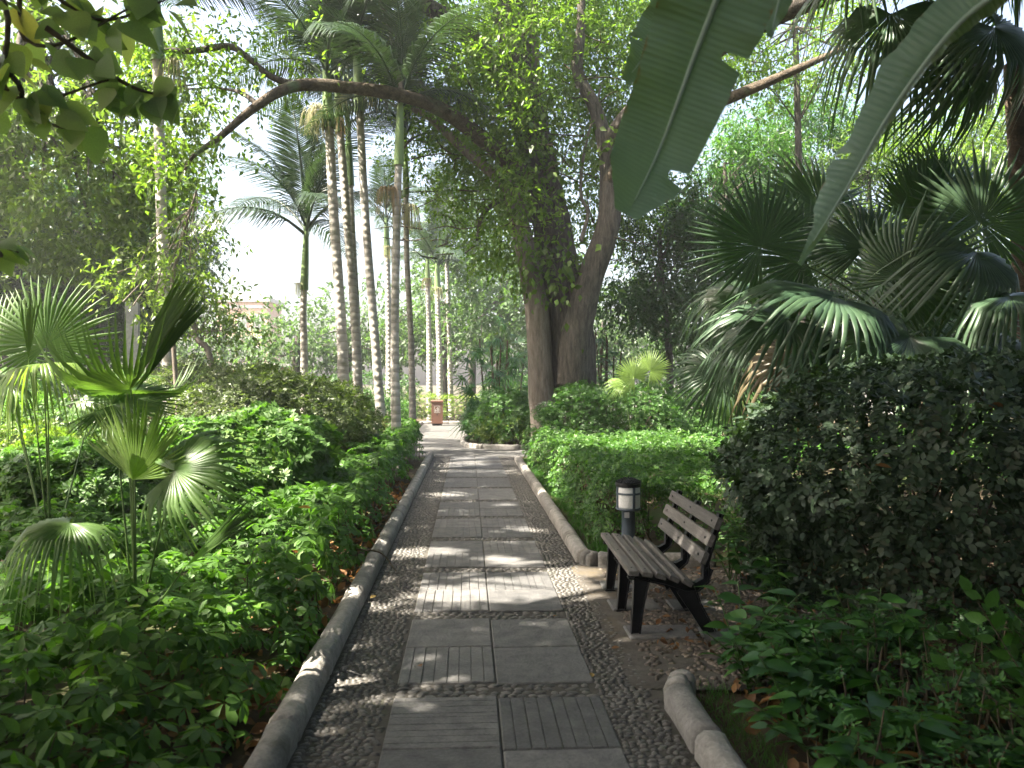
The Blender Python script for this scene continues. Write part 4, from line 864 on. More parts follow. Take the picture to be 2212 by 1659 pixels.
for hub, X, Z, s, k in [(P(1925, 30, 8.4), (-0.4, -0.4, -0.8), (-0.3, -0.7, 0.5), 1.15, 2), (P(2020, 60, 8.8), (-0.1, -0.5, -0.9), (-0.2, -0.8, 0.3), 1.15, 2), (P(2080, 140, 8.6), (0.1, -0.3, -1), (0.1, -0.9, 0.2), 1.0, 2),
    (P(1870, -60, 8.8), (-1, -0.2, -0.4), (-0.2, -0.3, 1), 1.15, 1), (P(2150, 60, 8.2), (0.4, -0.4, -0.8), (0.2, -0.8, 0.4), 1.1, 2), (P(2000, -130, 9.2), (-0.2, 0.2, 1), (0, -1, 0.4), 1.1, 0), (P(2200, -60, 8.8), (0.9, -0.3, 0.1), (0, -0.4, 1), 1.1, 1), (P(2060, -90, 8.3), (-0.2, -1, -0.3), (0, -0.4, 1), 1.1, 1)]:
    fan_leaf(fp2, hub, X, Z, s, 'fan', k, O2, 0.014, 0.1)
# left: young fan palms standing in the hedge
yp = thing('young_fan_palm', 'young fan palm with bright upright fan in the near left hedge', 'palm', (-2.13, 4.35, 0), 'young fan palms on the left')
Oy = (-2.13, 4.35, 0.1)
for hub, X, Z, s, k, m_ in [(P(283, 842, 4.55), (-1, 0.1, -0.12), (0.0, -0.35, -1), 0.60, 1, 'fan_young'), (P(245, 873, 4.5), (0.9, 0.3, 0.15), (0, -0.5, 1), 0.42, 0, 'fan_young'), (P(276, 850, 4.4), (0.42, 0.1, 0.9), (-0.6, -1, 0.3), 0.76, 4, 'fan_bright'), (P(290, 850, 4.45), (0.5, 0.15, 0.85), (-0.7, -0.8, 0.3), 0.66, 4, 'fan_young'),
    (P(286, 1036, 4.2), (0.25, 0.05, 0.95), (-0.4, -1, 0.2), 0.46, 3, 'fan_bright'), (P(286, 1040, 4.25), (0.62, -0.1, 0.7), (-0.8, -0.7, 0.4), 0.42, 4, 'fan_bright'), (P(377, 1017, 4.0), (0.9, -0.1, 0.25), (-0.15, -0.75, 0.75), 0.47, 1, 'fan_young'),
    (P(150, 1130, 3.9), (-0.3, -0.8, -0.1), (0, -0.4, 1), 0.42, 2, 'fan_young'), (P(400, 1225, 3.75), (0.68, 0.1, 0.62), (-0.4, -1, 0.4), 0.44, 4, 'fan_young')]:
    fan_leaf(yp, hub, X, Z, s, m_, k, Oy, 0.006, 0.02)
yp2 = thing('young_fan_palm', 'young fan palm with wide pale fan at the left edge', 'palm', (-3.75, 6.2, 0), 'young fan palms on the left')
Oy = (-3.72, 6.2, 0.1)
for hub, X, Z, s, k, m_ in [(P(100, 745, 6.2), (0.05, 0.1, 1), (0.1, -1, 0.25), 0.62, 0, 'fan_young'), (P(94, 790, 5.9), (0.3, -0.7, 0.1), (0, -0.35, 1), 0.55, 2, 'fan_bright'), (P(62, 775, 6.0), (0.0, 0, 1), (0.2, -1, 0), 0.52, 4, 'fan_bright'), (P(20, 820, 6.3), (-0.8, -0.3, 0.1), (0, -0.5, 1), 0.6, 1, 'fan_young'), (P(210, 840, 6.6), (0.9, -0.2, 0.2), (0, -0.6, 0.8), 0.55, 1, 'fan_young'), (P(0, 760, 6.8), (-0.5, 0.2, 0.8), (0.1, -1, 0.2), 0.6, 0, 'fan_young')]:
    fan_leaf(yp2, hub, X, Z, s, m_, k, Oy, 0.007, 0.02)
def small_fans(label, base, hubs, mat):
    r_ = thing('young_fan_palm', label, 'palm', base, 'young fan palms on the right')
    for hub, X, Z, s, k in hubs: fan_leaf(r_, hub, X, Z, s, mat, k, (base[0], base[1], 0.05), 0.007, 0.02)
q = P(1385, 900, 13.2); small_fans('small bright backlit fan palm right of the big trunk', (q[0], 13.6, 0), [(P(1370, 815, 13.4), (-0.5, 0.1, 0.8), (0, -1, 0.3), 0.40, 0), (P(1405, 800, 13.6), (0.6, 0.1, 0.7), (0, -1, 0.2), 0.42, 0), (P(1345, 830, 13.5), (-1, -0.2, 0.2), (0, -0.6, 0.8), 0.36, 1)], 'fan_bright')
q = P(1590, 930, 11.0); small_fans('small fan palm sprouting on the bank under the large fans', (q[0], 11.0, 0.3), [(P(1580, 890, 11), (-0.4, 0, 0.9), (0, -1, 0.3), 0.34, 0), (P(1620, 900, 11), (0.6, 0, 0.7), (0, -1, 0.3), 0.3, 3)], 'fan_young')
# clumped lady palms
def clump(label, base, n, hmax, rad, rg, size):
    root = thing('lady_palm', label, 'palm', (*base, 0), 'lady palm clumps beside the big tree')
    for i in range(n):
        a = rg.uniform(0, 6.28); r = rad * math.sqrt(rg.uniform(0, 1)); h = hmax * rg.uniform(0.15, 1.0) * (1.05 - 0.35 * r / rad)
        hub = np.array([base[0] + math.cos(a) * r, base[1] + math.sin(a) * r, h]); out = np.array([math.cos(a), math.sin(a), 0])
        X = nrm(out * 0.9 + np.array([0, -0.3, rg.uniform(-0.5, 0.6)]) + rg.normal(0, 0.2, 3)); Z = nrm(np.array([0, -0.5, 0.9]) + rg.normal(0, 0.3, 3))
        s = size * rg.uniform(0.7, 1.15)
        lf = part('fan_leaf', fan_with('rhapis', i % 3, RHA, 'r'), None, root, M=Matrix.Translation(hub) @ frame(X, Z) @ Matrix.Diagonal((s, s, s, 1)))
    sp = []
    for i in range(9):
        b = np.array([base[0] + rg.normal(0, rad * 0.3), base[1] + rg.normal(0, rad * 0.3), 0]); t = b + np.array([rg.normal(0, 0.2), rg.normal(0, 0.2), hmax * rg.uniform(0.6, 0.9)])
        V, F = tube_arr([b, (b + t) / 2, t], 0.02, 6, 6); part('stem', new_mesh('stem', V, F), M['fibre'], root)
rg = np.random.default_rng(71)
clump('dense lady palm clump left of the big tree trunk', (-0.25, 20.2), 110, 3.3, 1.05, rg, 0.50)
clump('lower lady palm in front of the dense clump', (-0.55, 20.9), 60, 2.0, 0.8, rg, 0.45)
clump('lady palm just right of the big tree trunk', (2.15, 18.2), 55, 3.1, 0.75, rg, 0.48)
clump('lady palm in the shade under the right-hand trees', (4.1, 16.6), 50, 1.9, 0.9, rg, 0.48)

# ------------------------------------------------------------------ feather palms
def frond_mesh(seed, npair=52, arch=0.55, width=0.30, hang=0.5):
    rg = np.random.default_rng(seed); V = []; F = []; A = []
    t = np.linspace(0, 1, 26); cx = t * (1 - 0.15 * arch * t); cz = 0.35 * t - arch * t ** 2.2
    C = np.stack([cx, np.zeros_like(t), cz], 1); T = nrm(np.gradient(C, axis=0))
    Vt, Ft = tube_arr(C[::5].tolist() + [C[-1].tolist()], [0.014, 0.011, 0.009, 0.007, 0.004, 0.002, 0.001], 4, 16)
    V += Vt.tolist(); A += [0.9] * len(Vt); F += Ft.tolist()
    for i in range(npair):
        u = 0.16 + 0.84 * i / (npair - 1); c = np.array([np.interp(u, t, C[:, k]) for k in range(3)]); tt = np.array([np.interp(u, t, T[:, k]) for k in range(3)])
        L = width * (math.sin(math.pi * min(1, 0.12 + 0.86 * u)) ** 0.6) * rg.uniform(0.9, 1.08)
        for sd in (-1, 1):
            d = nrm(np.array([0, sd, 0]) + tt * 0.55 + np.array([0, 0, rg.uniform(0.0, 0.25)])); g_ = np.array([0, 0, -1.0])
            w = nrm(np.cross(d, np.cross(tt, d))) * 0.0066; val = rg.uniform(0, 1); b = len(V)
            p1 = c + d * L * 0.5 + g_ * hang * L * 0.12; p2 = c + d * L * (1 - 0.2 * hang) + g_ * hang * L * rg.uniform(0.4, 0.8)
            for p_, ww in ((c, 0.6), (p1, 1.0)): V += [(p_ - w * ww).tolist(), (p_ + w * ww).tolist()]
            V += [(p2 - w * 0.15).tolist(), (p2 + w * 0.15).tolist()]; A += [val] * 6; F += [[b, b + 1, b + 3, b + 2], [b + 2, b + 3, b + 5, b + 4]]
    me = new_mesh('frond', V, np.array(F), A); me.materials.append(M['frond']); return me
FR = [frond_mesh(1, arch=0.40, hang=0.5), frond_mesh(2, arch=0.55, hang=0.8), frond_mesh(3, arch=0.75, hang=1.0), frond_mesh(4, arch=0.22, hang=0.3)]
def infl_mesh(seed, n=46):
    rg = np.random.default_rng(seed); sp = []
    for i in range(n):
        a = rg.uniform(0, 6.28); r = rg.uniform(0.05, 0.2); sp.append((([(0, 0, 0), (math.cos(a) * r, math.sin(a) * r, 0.04), (math.cos(a) * r * 1.4, math.sin(a) * r * 1.4, -rg.uniform(0.25, 0.5))], [0.005, 0.006, 0.004]), dict(sides=3, n=6)))
    V, F = join([tube_arr(*a, **k) for a, k in sp]); return new_mesh('flower_cluster', V, F, rg.uniform(0, 1, len(V)))
INF = infl_mesh(1); INF.materials.append(M['inflo']); INF2 = infl_mesh(2); INF2.materials.append(M['inflo_red'])
def king_palm(label, pts, rad, top, cs_len, L, nf, seed, infl=(), thin=1.0, group='slender feather palms left of centre'):
    """pts: trunk axis from the ground up; the crownshaft follows, then the fronds"""
    rad = rad * 0.88; rg = np.random.default_rng(seed); pts = [np.array(p, float) for p in pts]; root = thing('king_palm', label, 'palm', (pts[0][0], pts[0][1], 0), group)
    H = pts[-1][2]; n = int(max(30, H * 14))
    V, F = tube_arr(pts, [rad * 1.35, rad, rad * 0.95, rad * 0.85][:max(2, len(pts))] if len(pts) > 2 else [rad * 1.2, rad * 0.9], 12, n, 0.01, seed, ring=lambda t: 0.035 * (np.sin(t * H * 2 * np.pi / 0.16) > 0.55)); part('trunk', new_mesh('trunk', V, F, smooth=True), M['palm_trunk'], root)
    d = nrm(pts[-1] - pts[-2]); c0 = pts[-1]; c1 = c0 + d * cs_len
    V, F = tube_arr([c0 - d * 0.02, c0 + d * cs_len * 0.4, c1], [rad * 1.25, rad * 1.05, rad * 0.6], 12, 12); part('crownshaft', new_mesh('crownshaft', V, F, np.full(len(V), rg.uniform(0, 1)), smooth=True), M['crownshaft'], root)
    for i in range(nf):
        a = i * 2.399 + rg.uniform(-0.2, 0.2); age = i / nf; el = 1.25 - 1.0 * age
        X = np.array([math.cos(a) * math.cos(el), math.sin(a) * math.cos(el), math.sin(el)]); s = L * rg.uniform(0.85, 1.05); k = 3 if age < 0.2 else (0 if age < 0.45 else (1 if age < 0.75 else 2))
        part('frond', FR[k], None, root, M=Matrix.Translation(c1 - d * 0.25 * age * cs_len) @ frame(X, np.array([0, 0, 1.0]) + np.array([math.cos(a), math.sin(a), 0]) * -0.1 + rg.normal(0, 0.12, 3)) @ Matrix.Diagonal((s, s, s, 1)))
    for (dx, dy, dz, s, red) in infl:
        part('flower_cluster', INF2 if red else INF, None, root, M=Matrix.Translation(c0 + np.array([dx, dy, dz])) @ Matrix.Diagonal((s, s, s, 1)))
    return root
def tr(*a): return [P(*q) for q in a]
def gnd(vx, Y): p = P(vx, 830, Y); p[2] = -0.05; return p
king_palm('stout pale-ringed palm trunk, leftmost of the tall cluster, with cream flower strings', [gnd(748, 15)] + tr((738, 720, 15), (722, 480, 15), (711, 275, 15)), 0.112, 0, 1.25, 2.6, 11, 1, [(-0.22, -0.1, 0.32, 1.15, 0), (-0.3, -0.05, 0.25, 1.0, 0)])
king_palm('palm trunk just right of the stout one with brown flower sheath', [gnd(778, 17)] + tr((768, 720, 17), (750, 480, 17), (735, 285, 17)), 0.105, 0, 1.1, 2.5, 10, 2, [(0.0, -0.15, 0.2, 0.8, 1), (0.1, -0.15, 0.7, 0.8, 0)])
king_palm('thin palm behind the cluster with green crownshaft halfway up', [gnd(775, 18.5)] + tr((772, 720, 18.5), (762, 520, 18.5), (757, 400, 18.5)), 0.09, 0, 1.9, 2.3, 9, 3)
king_palm('sunlit white palm trunk leaning left in the middle of the cluster', [gnd(830, 14.8)] + tr((812, 760, 15), (790, 480, 15), (777, 240, 15)), 0.095, 0, 1.7, 2.6, 11, 4, [(0.15, 0, 0.4, 0.9, 0)])
king_palm('palm trunk with yellow-grey bands standing right of the white leaning one', [gnd(858, 13.8)] + tr((853, 760, 14), (856, 520, 14), (861, 355, 14)), 0.085, 0, 1.3, 2.4, 10, 5, [(-0.15, -0.1, -0.5, 1.0, 1), (0.2, 0, -0.8, 0.9, 0)])
king_palm('thin dark palm, rightmost of the tall cluster', [gnd(893, 17.5)] + tr((888, 740, 17.5), (879, 560, 17.5), (877, 420, 17.5)), 0.075, 0, 1.5, 2.2, 9, 6, [(-0.15, -0.1, -0.3, 0.9, 0)])
king_palm('single palm against the bright sky with its whole crown in view', [gnd(659, 19)] + tr((657, 760, 19), (655, 680, 19), (657, 625, 19)), 0.098, 0, 1.75, 3.2, 13, 7, [(-0.12, -0.1, 0.1, 0.7, 0)])
king_palm('short palm with dark spreading fronds in front of the far trees', [gnd(951, 31.5)] + tr((949, 760, 31.5), (946, 690, 31.5), (945, 625, 31.5)), 0.125, 0, 1.2, 2.9, 12, 8, [(0.0, -0.1, 0.0, 1.1, 0)])
king_palm('pale bare-looking palm stem left of the short dark-fronded palm', [gnd(929, 33)] + tr((927, 740, 33), (924, 610, 33)), 0.12, 0, 1.0, 1.8, 6, 9, [(0.0, -0.1, 0.1, 1.0, 1)])
king_palm('thin pale palm right of the short dark-fronded palm', [gnd(975, 34)] + tr((970, 720, 34), (965, 560, 34)), 0.11, 0, 1.6, 3.0, 10, 10)
king_palm('white thin palm seen between the two rightmost cluster trunks', [gnd(842, 25)] + tr((840, 720, 25), (836, 550, 25)), 0.11, 0, 1.2, 2.3, 8, 11, [(0, -0.1, 0.2, 1.0, 0)])
king_palm('dark ringed palm trunk among the left trees', [gnd(372, 12.6)] + tr((362, 760, 12.6), (352, 560, 12.6), (340, 130, 12.6)), 0.105, 0, 1.3, 2.3, 9, 12, [(0.3, -0.1, -0.1, 1.0, 0)], group='ringed palm on the left')

# ------------------------------------------------------------------ the big tree
rg = np.random.default_rng(81)
bt = thing('big_tree', 'huge forked old tree with vine-clad trunk right of the path', 'tree', (1.12, 16, 0))
def VY(l): return [P(a, b, c) for a, b, c in l]
g0 = np.array([1.14, 16.0, -0.1])
main = [((np.array([[1.28, 16.1, -0.1], [1.26, 16.1, 1.0], [1.22, 16.1, 2.6], *VY([(1205, 560, 16.1), (1170, 380, 16.0), (1130, 200, 15.9), (1100, 40, 15.8), (1085, -120, 15.8)])]), [0.64, 0.52, 0.48, 0.40, 0.36, 0.33, 0.30, 0.28]), dict(sides=64, n=90, rough=0.05, seed=1))]
part('trunk', tubes('trunk', main), M['bark'], bt)
ls = [((np.array([[0.78, 15.75, -0.1], *VY([(1172, 880, 15.75), (1166, 760, 15.7), (1158, 660, 15.7), (1140, 560, 15.75), (1115, 450, 15.8), (1100, 340, 15.8)])]), [0.34, 0.27, 0.25, 0.24, 0.22, 0.2, 0.18]), dict(sides=24, n=60, rough=0.03, seed=2))]
part('side_trunk', tubes('side_trunk', ls), M['bark_smooth'], bt, label='smooth brown sunlit side trunk')
V, F = tube_arr([(0.775, 15.74, -0.1), (0.775, 15.745, 0.4), *VY([(1172, 868, 15.74)])], [0.36, 0.30, 0.277], 20, 14); part('whitewash', new_mesh('whitewash', V, F, smooth=True), M['lime'], bt, label='whitewashed foot of the side trunk')
limbs = [
 ([(1235, 830, 15.6), (1245, 720, 15.5), (1275, 600, 15.4), (1315, 480, 15.3), (1312, 350, 15.3), (1288, 240, 15.3), (1248, 155, 15.3), (1256, 45, 15.3), (1250, -60, 15.3)], [0.32, 0.29, 0.26, 0.23, 0.17, 0.14, 0.12, 0.10, 0.06], 'bark'),
 ([(1140, 400, 15.8), (1100, 350, 15.5), (1040, 298, 15.0), (960, 240, 14.4), (870, 207, 13.9), (760, 190, 13.4), (660, 183, 13.0), (600, 200, 12.6), (540, 240, 12.3), (470, 300, 12.0), (415, 340, 11.8), (385, 400, 11.7)], [0.20, 0.18, 0.155, 0.13, 0.115, 0.105, 0.10, 0.085, 0.07, 0.05, 0.03, 0.006], 'bark_moss'),
 ([(640, 184, 12.9), (585, 165, 12.8), (530, 120, 12.8), (490, 100, 12.9), (400, 110, 13.0), (300, 95, 13.1)], [0.06, 0.055, 0.05, 0.06, 0.05, 0.02], 'bark'),
 ([(560, 228, 12.4), (520, 200, 12.5), (470, 190, 12.8)], [0.05, 0.035, 0.01], 'bark'),
 ([(870, 205, 13.9), (855, 130, 14.0), (835, 40, 14.2), (800, -60, 14.4)], [0.055, 0.045, 0.04, 0.03], 'bark'),
 ([(1120, 220, 15.9), (1060, 130, 15.6), (990, 55, 15.2), (920, 10, 14.9), (840, -40, 14.6)], [0.22, 0.2, 0.17, 0.15, 0.12], 'bark'),
 ([(1150, 470, 15.9), (1080, 390, 16.2), (1000, 320, 16.4), (930, 255, 16.6), (890, 235, 16.7)], [0.14, 0.12, 0.10, 0.08, 0.05], 'bark_smooth'),
 ([(1165, 420, 16.0), (1158, 250, 16.1), (1153, 100, 16.1), (1150, -100, 16.1)], [0.14, 0.12, 0.11, 0.1], 'bark_smooth'),
 ([(1310, 400, 15.3), (1380, 300, 14.6), (1460, 255, 14.0), (1560, 218, 13.5), (1640, 185, 13.2), (1720, 150, 13.0), (1820, 105, 12.8)], [0.15, 0.13, 0.11, 0.10, 0.085, 0.07, 0.04], 'bark_moss'),
 ([(1312, 360, 15.3), (1325, 290, 15.1), (1400, 205, 14.4), (1500, 135, 13.4), (1600, 68, 12.5), (1720, 10, 11.8), (1880, -50, 11.2)], [0.10, 0.14, 0.17, 0.19, 0.19, 0.18, 0.16], 'bark'),
 ([(1255, 520, 15.4), (1270, 460, 15.6), (1255, 420, 15.7), (1262, 330, 15.8), (1300, 180, 16)], [0.045, 0.04, 0.035, 0.03, 0.02], 'bark_smooth'),
 ([(1030, 520, 16.2), (1045, 460, 16.2), (1100, 420, 16.1), (1160, 380, 16)], [0.03, 0.05, 0.06, 0.08], 'bark'),
]
for i, (l, r, m_) in enumerate(limbs):
    V, F = tube_arr(VY(l), r, 14 if r[0] > 0.1 else 7, len(l) * 7, 0.05 if r[0] > 0.1 else 0.03, 30 + i); part('limb', new_mesh('limb', V, F, smooth=True), M[m_], bt)
# twiggy branches
sp = []
for i in range(150):
    b = P(rg.uniform(860, 1330), rg.uniform(-60, 560), rg.uniform(14.5, 18.5)); d = rdir(1, rg)[0]; d[2] = abs(d[2]) * 0.7 - 0.2; L_ = rg.uniform(0.5, 1.3)
    sp.append(((np.array([b, b + d * L_ * 0.5 + rg.normal(0, 0.08, 3), b + d * L_]), [0.018, 0.012, 0.005]), dict(sides=4, n=5)))
part('twigs', tubes('twigs', sp), M['twig'], bt, kind='stuff')
blobs = [vb(1000, 60, 16.5, 190, 140, 1.6), vb(1180, 120, 17, 180, 170, 1.4), vb(1330, 90, 17, 150, 170, 1.5), vb(960, 300, 17.2, 120, 100, 1.2), vb(1060, 260, 17, 110, 140, 1.0), vb(1230, 330, 17.3, 130, 140, 1.2), vb(1380, 250, 17.5, 120, 140, 1.2), vb(1080, 480, 17, 110, 90, 0.9), vb(1010, 420, 17.5, 100, 90, 0.9), vb(1340, 420, 17.8, 100, 120, 1.0), vb(1500, 60, 15, 140, 100, 1.2), vb(870, 90, 16.5, 110, 110, 1.2), vb(1180, -150, 16, 500, 160, 2.6), vb(1120, 430, 15.0, 55, 80, 0.3), vb(1090, 250, 15.0, 80, 120, 0.4), vb(1150, 120, 15.0, 90, 120, 0.5), vb(1010, 150, 14.8, 90, 70, 0.5), vb(415, 370, 11.9, 65, 60, 0.5), vb(540, 140, 12.9, 55, 45, 0.5), vb(390, 120, 13.1, 80, 55, 0.6), vb(640, 130, 13.4, 60, 40, 0.5)]
V, F, A = crown_batch(blobs, None, 0.12, 1.7, rg, T_DIA, 8, 0.4, 0.4, w=0.45, holes=False, clump=0.30)
part('crown', new_mesh('crown', V, F, A), M['bigtree_leaf'], bt, kind='stuff')
# vines on trunk and limbs
def vine_on(paths, n, size, rg, off=0.13):
    pos = []; out = []
    for pts, r, k in paths:
        C = catmull(pts, 60); rr = np.interp(np.linspace(0, 1, 60), np.linspace(0, 1, len(r)), r); m = int(n * k); i = rg.integers(0, 60, m); d = rdir(m, rg); d[:, 1] -= 0.25
        keep = np.sin(i * 0.5 + d[:, 0] * 3 + k * 9) + 0.8 * np.sin(i * 0.23 + d[:, 2] * 2.5) > rg.uniform(-0.1, 1.1, m); i = i[keep]; d = d[keep]; m = len(i)
        lump = 1 + 1.6 * np.clip(np.sin(i * 0.55 + d[:, 0] * 2), 0, 1)
        d = nrm(d); pos.append(C[i] + d * (rr[i] + np.abs(rg.normal(0, off, m)) * lump)[:, None] + rg.normal(0, 0.05, (m, 3))); out.append(d)
    pos = np.concatenate(pos); out = np.concatenate(out); m = len(pos)
    X = nrm(np.array([0, 0, -0.8]) + out * 0.4 + rg.normal(0, 0.5, (m, 3))); Z = nrm(out + np.array([0, 0, 0.5]) + rg.normal(0, 0.5, (m, 3)))
    return place(leaf_tpl(0.62, 0.15, 0.15, 1, 0.38), pos, X, Z, size * rg.uniform(0.6, 1.2, m), rg.uniform(0, 1, m))
vp = [(VY([(1150, 640, 15.7), (1130, 500, 15.7), (1100, 380, 15.6), (1090, 250, 15.6)]), [0.3, 0.32, 0.25, 0.2], 1.2), (VY([(1215, 650, 15.6), (1195, 520, 15.7), (1170, 380, 15.7), (1120, 200, 15.6), (1090, 0, 15.5)]), [0.45, 0.45, 0.38, 0.34, 0.3], 2.2),
      (VY([(1312, 350, 15.3), (1285, 240, 15.3), (1250, 150, 15.3), (1256, 40, 15.3)]), [0.18, 0.15, 0.13, 0.1], 0.35), (VY([(1130, 400, 15.7), (1060, 320, 15.2), (980, 250, 14.7)]), [0.22, 0.2, 0.16], 0.2), (VY([(1080, 160, 15.7), (1000, 70, 15.3), (930, 15, 15)]), [0.2, 0.18, 0.15], 0.35)]
V, F, A = vine_on(vp, 1500, 0.17, rg, 0.2)
part('vine', new_mesh('vine', V, F, A), M['bigtree_leaf'], bt, kind='stuff')

# ------------------------------------------------------------------ other trees
def tree(name, label, base, trunk, rad, blobs, leafmat, L, od, seed, tpl=T_DIA, per=7, bark='bark', group=None, droop=0.4, holes=True, clump=0.0, nbr=24, w=0.45, twig=0.35):
    rg = np.random.default_rng(seed); root = thing(name, label, 'tree', (base[0], base[1], 0), group)
    V, F = tube_arr([np.array(t, float) for t in trunk], rad, 14, max(20, len(trunk) * 8), 0.04, seed); part('trunk', new_mesh('trunk', V, F, smooth=True), M[bark], root)
    tp = np.array(trunk, float); sp = []
    for i in range(nbr):
        c, r = blobs[i % len(blobs)]; e = c + rdir(1, rg)[0] * np.array(r) * 0.7; s = tp[-1] if len(tp) < 3 else catmull(tp, 20)[rg.integers(11, 20)]
        mid = (s + e) / 2 + rg.normal(0, 0.12, 3) * np.linalg.norm(e - s) * 0.6
        sp.append(((np.array([s, mid, e]), [rad[-1] * 0.55, rad[-1] * 0.3, 0.012]), dict(sides=6, n=9)))
    part('branches', tubes('branches', sp), M[bark], root, kind='stuff')
    V, F, A = crown_batch(blobs, None, L, od, rg, tpl, per, droop, twig, w=w, holes=holes, clump=clump); part('crown', new_mesh('crown', V, F, A), M[leafmat], root, kind='stuff')
    return root
# left group
tree('camphor_tree', 'leafy camphor tree filling the upper left with pale sunlit leaves', (-10.6, 15), [(-10.6, 15, -0.1), (-10.5, 15, 3.2), (-9.8, 14.8, 6.0), (-9.0, 14.6, 9)], [0.38, 0.3, 0.22, 0.14],
     [vb(60, 330, 13.6, 190, 150, 0.77), vb(250, 250, 14.4, 150, 130, 0.77), vb(345, 410, 14.4, 85, 130, 0.55), vb(150, 470, 14, 190, 100, 0.72), vb(260, 110, 15, 200, 120, 0.77), vb(430, 190, 16, 70, 130, 0.50), vb(60, 120, 14.6, 160, 130, 0.77), vb(140, 390, 13, 150, 90, 0.55), vb(300, 330, 13.5, 110, 100, 0.55), vb(30, 230, 13, 130, 80, 0.55), vb(380, 300, 14.4, 70, 80, 0.39), vb(200, 560, 14.6, 160, 70, 0.55), vb(40, 560, 14.4, 120, 70, 0.55), vb(-120, 330, 14.2, 160, 250, 0.88)], 'camphor', 0.17, 1.5, 91, T_LEAF1, 8, clump=0.24, holes=False)
tree('sapling', 'thin orange-barked sapling with drooping leaves in front of the left trees', (-4.6, 11.4), [gnd(395, 11.2), P(372, 660, 11.3), P(388, 540, 11.4), P(425, 410, 11.5)], [0.035, 0.03, 0.025, 0.015],
     [vb(330, 570, 11.2, 110, 70, 0.7), vb(400, 520, 11.4, 70, 60, 0.6), vb(300, 640, 11, 80, 50, 0.6), vb(430, 640, 11.6, 70, 70, 0.5)], 'camphor', 0.11, 0.85, 92, T_LEAF1, 8, bark='bark_smooth', clump=0.2, nbr=16, holes=False)
tree('small_tree', 'small tree with curved pale stem beside the left shrubs', (-5.6, 14), [gnd(480, 14), P(455, 778, 14), P(425, 730, 14), P(412, 660, 14.2)], [0.06, 0.055, 0.045, 0.03],
     [vb(430, 690, 14.4, 90, 70, 0.8), vb(490, 720, 14.6, 60, 50, 0.6), vb(380, 640, 14.5, 90, 60, 0.8)], 'camphor', 0.12, 0.75, 93, T_LEAF1, 7, bark='bark_smooth', clump=0.22, nbr=14, holes=False)
for i, (vx, vy, Y, rx, ry, lab) in enumerate([(20, 540, 19, 260, 240, 'dark tree at the left edge behind the young fan palm'), (210, 580, 21, 210, 230, 'dark tree behind the left sapling'), (330, 540, 26, 110, 210, 'dark tree left of the bright sky gap')]):
    b = gnd(vx, Y); tree('shade_tree', lab, b, [b, P(vx, 760, Y), P(vx + 10, vy, Y)], [0.28, 0.22, 0.15], [vb(vx, vy, Y, rx, ry * 0.8, 2.2), vb(vx - 60, vy + 110, Y + 1, rx * 0.8, ry * 0.5, 1.8), vb(vx + 40, vy - 90, Y + 0.5, rx * 0.7, ry * 0.6, 1.8)], 'shaded_tree', 0.17, 3.2, 94 + i, T_DIA, 7, group='dark trees behind the left bed', holes=False, clump=0.4)
# right group behind the fan palms
for i, (vx, vy, Y, rx, ry, m_, lab, od) in enumerate([
    (1430, 560, 18.5, 110, 170, 'shaded_tree', 'drooping-leaved tree right of the big trunk', 2.2), (1570, 420, 20, 140, 170, 'mango', 'bright green tree behind the banana leaf tip', 2.3), (1700, 330, 22, 150, 150, 'mango', 'bright green tree above the large fan palm', 2.0),
    (1880, 420, 21, 150, 170, 'bigtree_leaf', 'yellow-green tree behind the large fan palm', 1.3), (2080, 420, 19, 160, 200, 'bigtree_leaf', 'yellow-green tree behind the tall fan palm trunk', 1.6), (1720, 90, 17, 210, 110, 'bigtree_leaf', 'thin-leaved tree crossing the top right', 0.9), (1560, 680, 20, 150, 120, 'shaded_tree', 'shaded tree low behind the large fan palm', 1.8), (1800, 650, 24, 220, 130, 'shaded_tree', 'dark tree hidden behind the large fan palm', 1.8), (2100, 680, 23, 200, 150, 'shaded_tree', 'dark tree low at the right edge', 1.8)]):
    b = gnd(vx + 20, Y); tree('garden_tree', lab, b, [b, P(vx + 15, 760, Y), P(vx, vy + 40, Y), P(vx - 5, vy - ry * 0.4, Y)], [0.10, 0.085, 0.065, 0.04],
        [vb(vx, vy, Y, rx, ry, 1.5), vb(vx - rx * 0.5, vy + ry * 0.5, Y - 0.5, rx * 0.6, ry * 0.5, 1.1), vb(vx + rx * 0.5, vy - ry * 0.5, Y + 0.4, rx * 0.6, ry * 0.5, 1.1)], m_, 0.15 if m_ == 'mango' else 0.12, od, 110 + i, T_DIAN if m_ == 'mango' else T_DIA, 9, group='trees behind the right-hand palms', holes=False, clump=0.30, droop=0.7, w=0.36)
